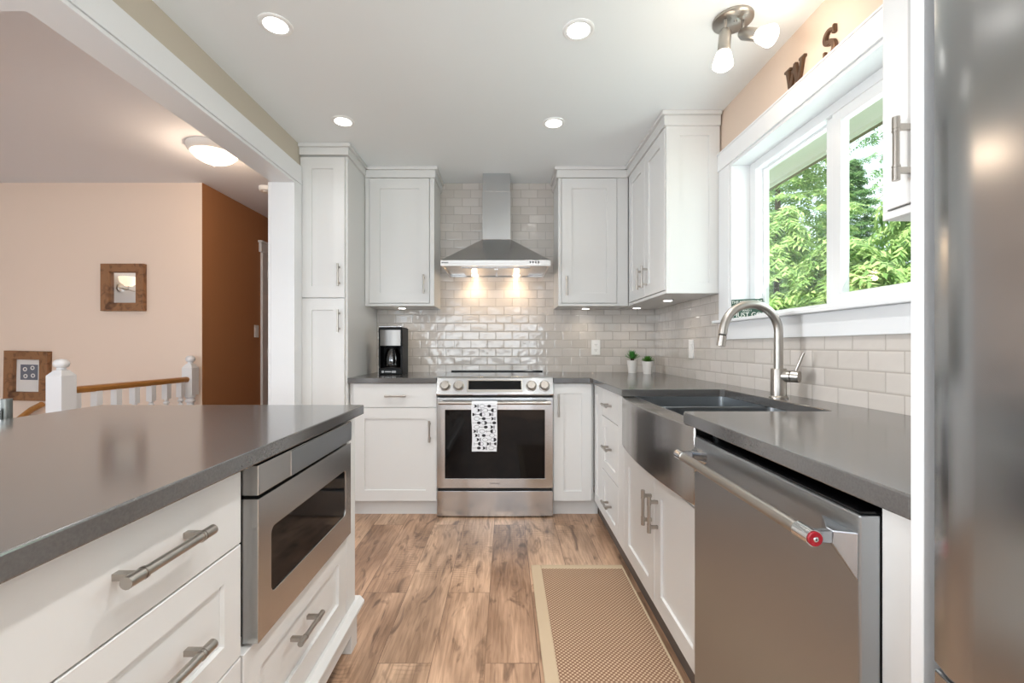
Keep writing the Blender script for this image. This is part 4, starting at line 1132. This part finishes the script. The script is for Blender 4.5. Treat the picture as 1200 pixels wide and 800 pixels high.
# bar stool at the far side of the island
t = thing('bar_stool', 'metal-framed bar stool with black back pad at the island\'s far side', 'stool', (-1.60, 1.18, 0))
MB().box(-.02, .20, -.19, .19, .60, .64).build('seat', M['black_plastic'], t, .012)
for x, y in ((0, .24), (0, -.24)): MB().tube([(x, y, 0), (x, y, .953)], .015, 18).build('back_post', M['post'], t)
for y in (.24, -.24): MB().tube([(.19, y * .75, .60), (.21, y, 0)], .013, 14).build('leg', M['nickel'], t)
MB().box(-.012, .012, -.218, .218, .78, .925).build('backrest', M['black_plastic'], t, .008)
b = MB(); b.tube([(0, -.24, .25), (0, .24, .25)], .010, 12); b.tube([(.205, -.225, .25), (.205, .225, .25)], .010, 12); b.tube([(0, .24, .62), (0, -.24, .62)], .010, 12)
b.build('crossbar', M['nickel'], t)

# ------------------------------------------------------------------ trees outside the window
def conifer_mesh(seed, H_, R_, z0, nb, ns, mtl, droop=.35, leaf=.09):
    rn = random.Random(seed); b = MB(); bm = b.bm
    for i in range(nb):
        u = (i + rn.random()) / nb; z = z0 + (H_ - z0) * u; L = R_ * (1 - u) ** .8 * (.7 + .45 * rn.random()) + .15
        a = i * 2.39996 + rn.random() * .6; dx, dy = math.cos(a), math.sin(a)
        for k in range(ns):
            t_ = .22 + .78 * ((k + rn.random()) / ns) ** .8; r = L * t_
            px = r * dx; py = r * dy; pz = z + .25 * r - droop * r * r / max(L, .5)
            side = (rn.random() - .5) * 2 * (.32 * L * (1.05 - t_) + .12)
            px += -dy * side; py += dx * side; pz -= abs(side) * .35 + (rn.random() - .5) * .1
            # a drooping frond: central axis with leaflets
            fa = a + (rn.random() - .5) * 1.6 + (1 if side > 0 else -1) * .5; fl = leaf * (1.6 + 1.5 * rn.random())
            fx, fy, fz = math.cos(fa), math.sin(fa), -.35 - .5 * rn.random()
            F = Vector((fx, fy, fz)).normalized(); S = F.cross(Vector((0, 0, 1))).normalized(); Nn = S.cross(F)
            P0 = Vector((px, py, pz))
            S = (S + Nn * (rn.random() - .5) * .8).normalized()
            for q in range(3):
                c = P0 + F * fl * (.25 + .3 * q); wl_ = fl * (.55 - .13 * q)
                for sg_ in (-1, 1):
                    tip = c + S * sg_ * wl_ + F * fl * .28 - Nn * fl * .08
                    v = [bm.verts.new(c - F * fl * .1), bm.verts.new(c + (tip - c) * .55 - F * fl * .07), bm.verts.new(tip), bm.verts.new(c + F * fl * .13)]
                    b.face(v)
    return b.mesh('foliage')
protos = []
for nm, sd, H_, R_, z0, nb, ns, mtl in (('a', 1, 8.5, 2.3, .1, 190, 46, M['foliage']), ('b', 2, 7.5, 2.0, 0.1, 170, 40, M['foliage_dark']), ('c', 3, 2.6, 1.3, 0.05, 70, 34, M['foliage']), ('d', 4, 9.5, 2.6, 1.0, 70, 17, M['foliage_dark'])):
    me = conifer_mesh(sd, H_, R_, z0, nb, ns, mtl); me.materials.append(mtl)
    tr = MB().lathe([(.11, 0), (.07, H_ * .4), (.01, H_ * .97)], 12)
    protos.append((me, tr.mesh('trunk')))
    protos[-1][1].materials.append(M['bark'])
spots = [(0, 6.0, 9.8, 1.0, 0.3, 'large bright green conifer filling the left window pane'),
         (1, 9.6, 12.5, .90, 2.0, 'darker conifer at the centre, behind the bar between the two panes'),
         (3, 13.6, 15.6, 1.2, 1.1, 'sparse tall conifer against the sky in the right window pane'),
         (1, 9.8, 8.5, .85, 2.6, 'dark conifer at the right edge of the right window pane'),
         (2, 3.2, 4.2, .78, .5, 'low bushy conifer close outside, under the bar between the two panes'),
         (2, 5.9, 6.3, .85, 3.1, 'bushy young conifer at the bottom of the right window pane'),
         (2, 3.9, 6.4, .85, 5.1, 'bushy young conifer at the bottom of the left window pane')]
for k, x, y, s, rz, lb in spots:
    t = thing('conifer_tree' if k != 2 else 'conifer_shrub', lb, 'tree' if k != 2 else 'shrub', (x, y, -.40), rz, 'conifers outside the kitchen window'); t.scale = (s, s, s * (1 if k != 2 else {3.2: 1.25, 5.9: 2.0, 3.9: 1.6}[x]))
    for nm, me in (('foliage', protos[k][0]), ('trunk', protos[k][1])):
        o = bpy.data.objects.new(nm, me); C.objects.link(o); o.parent = t
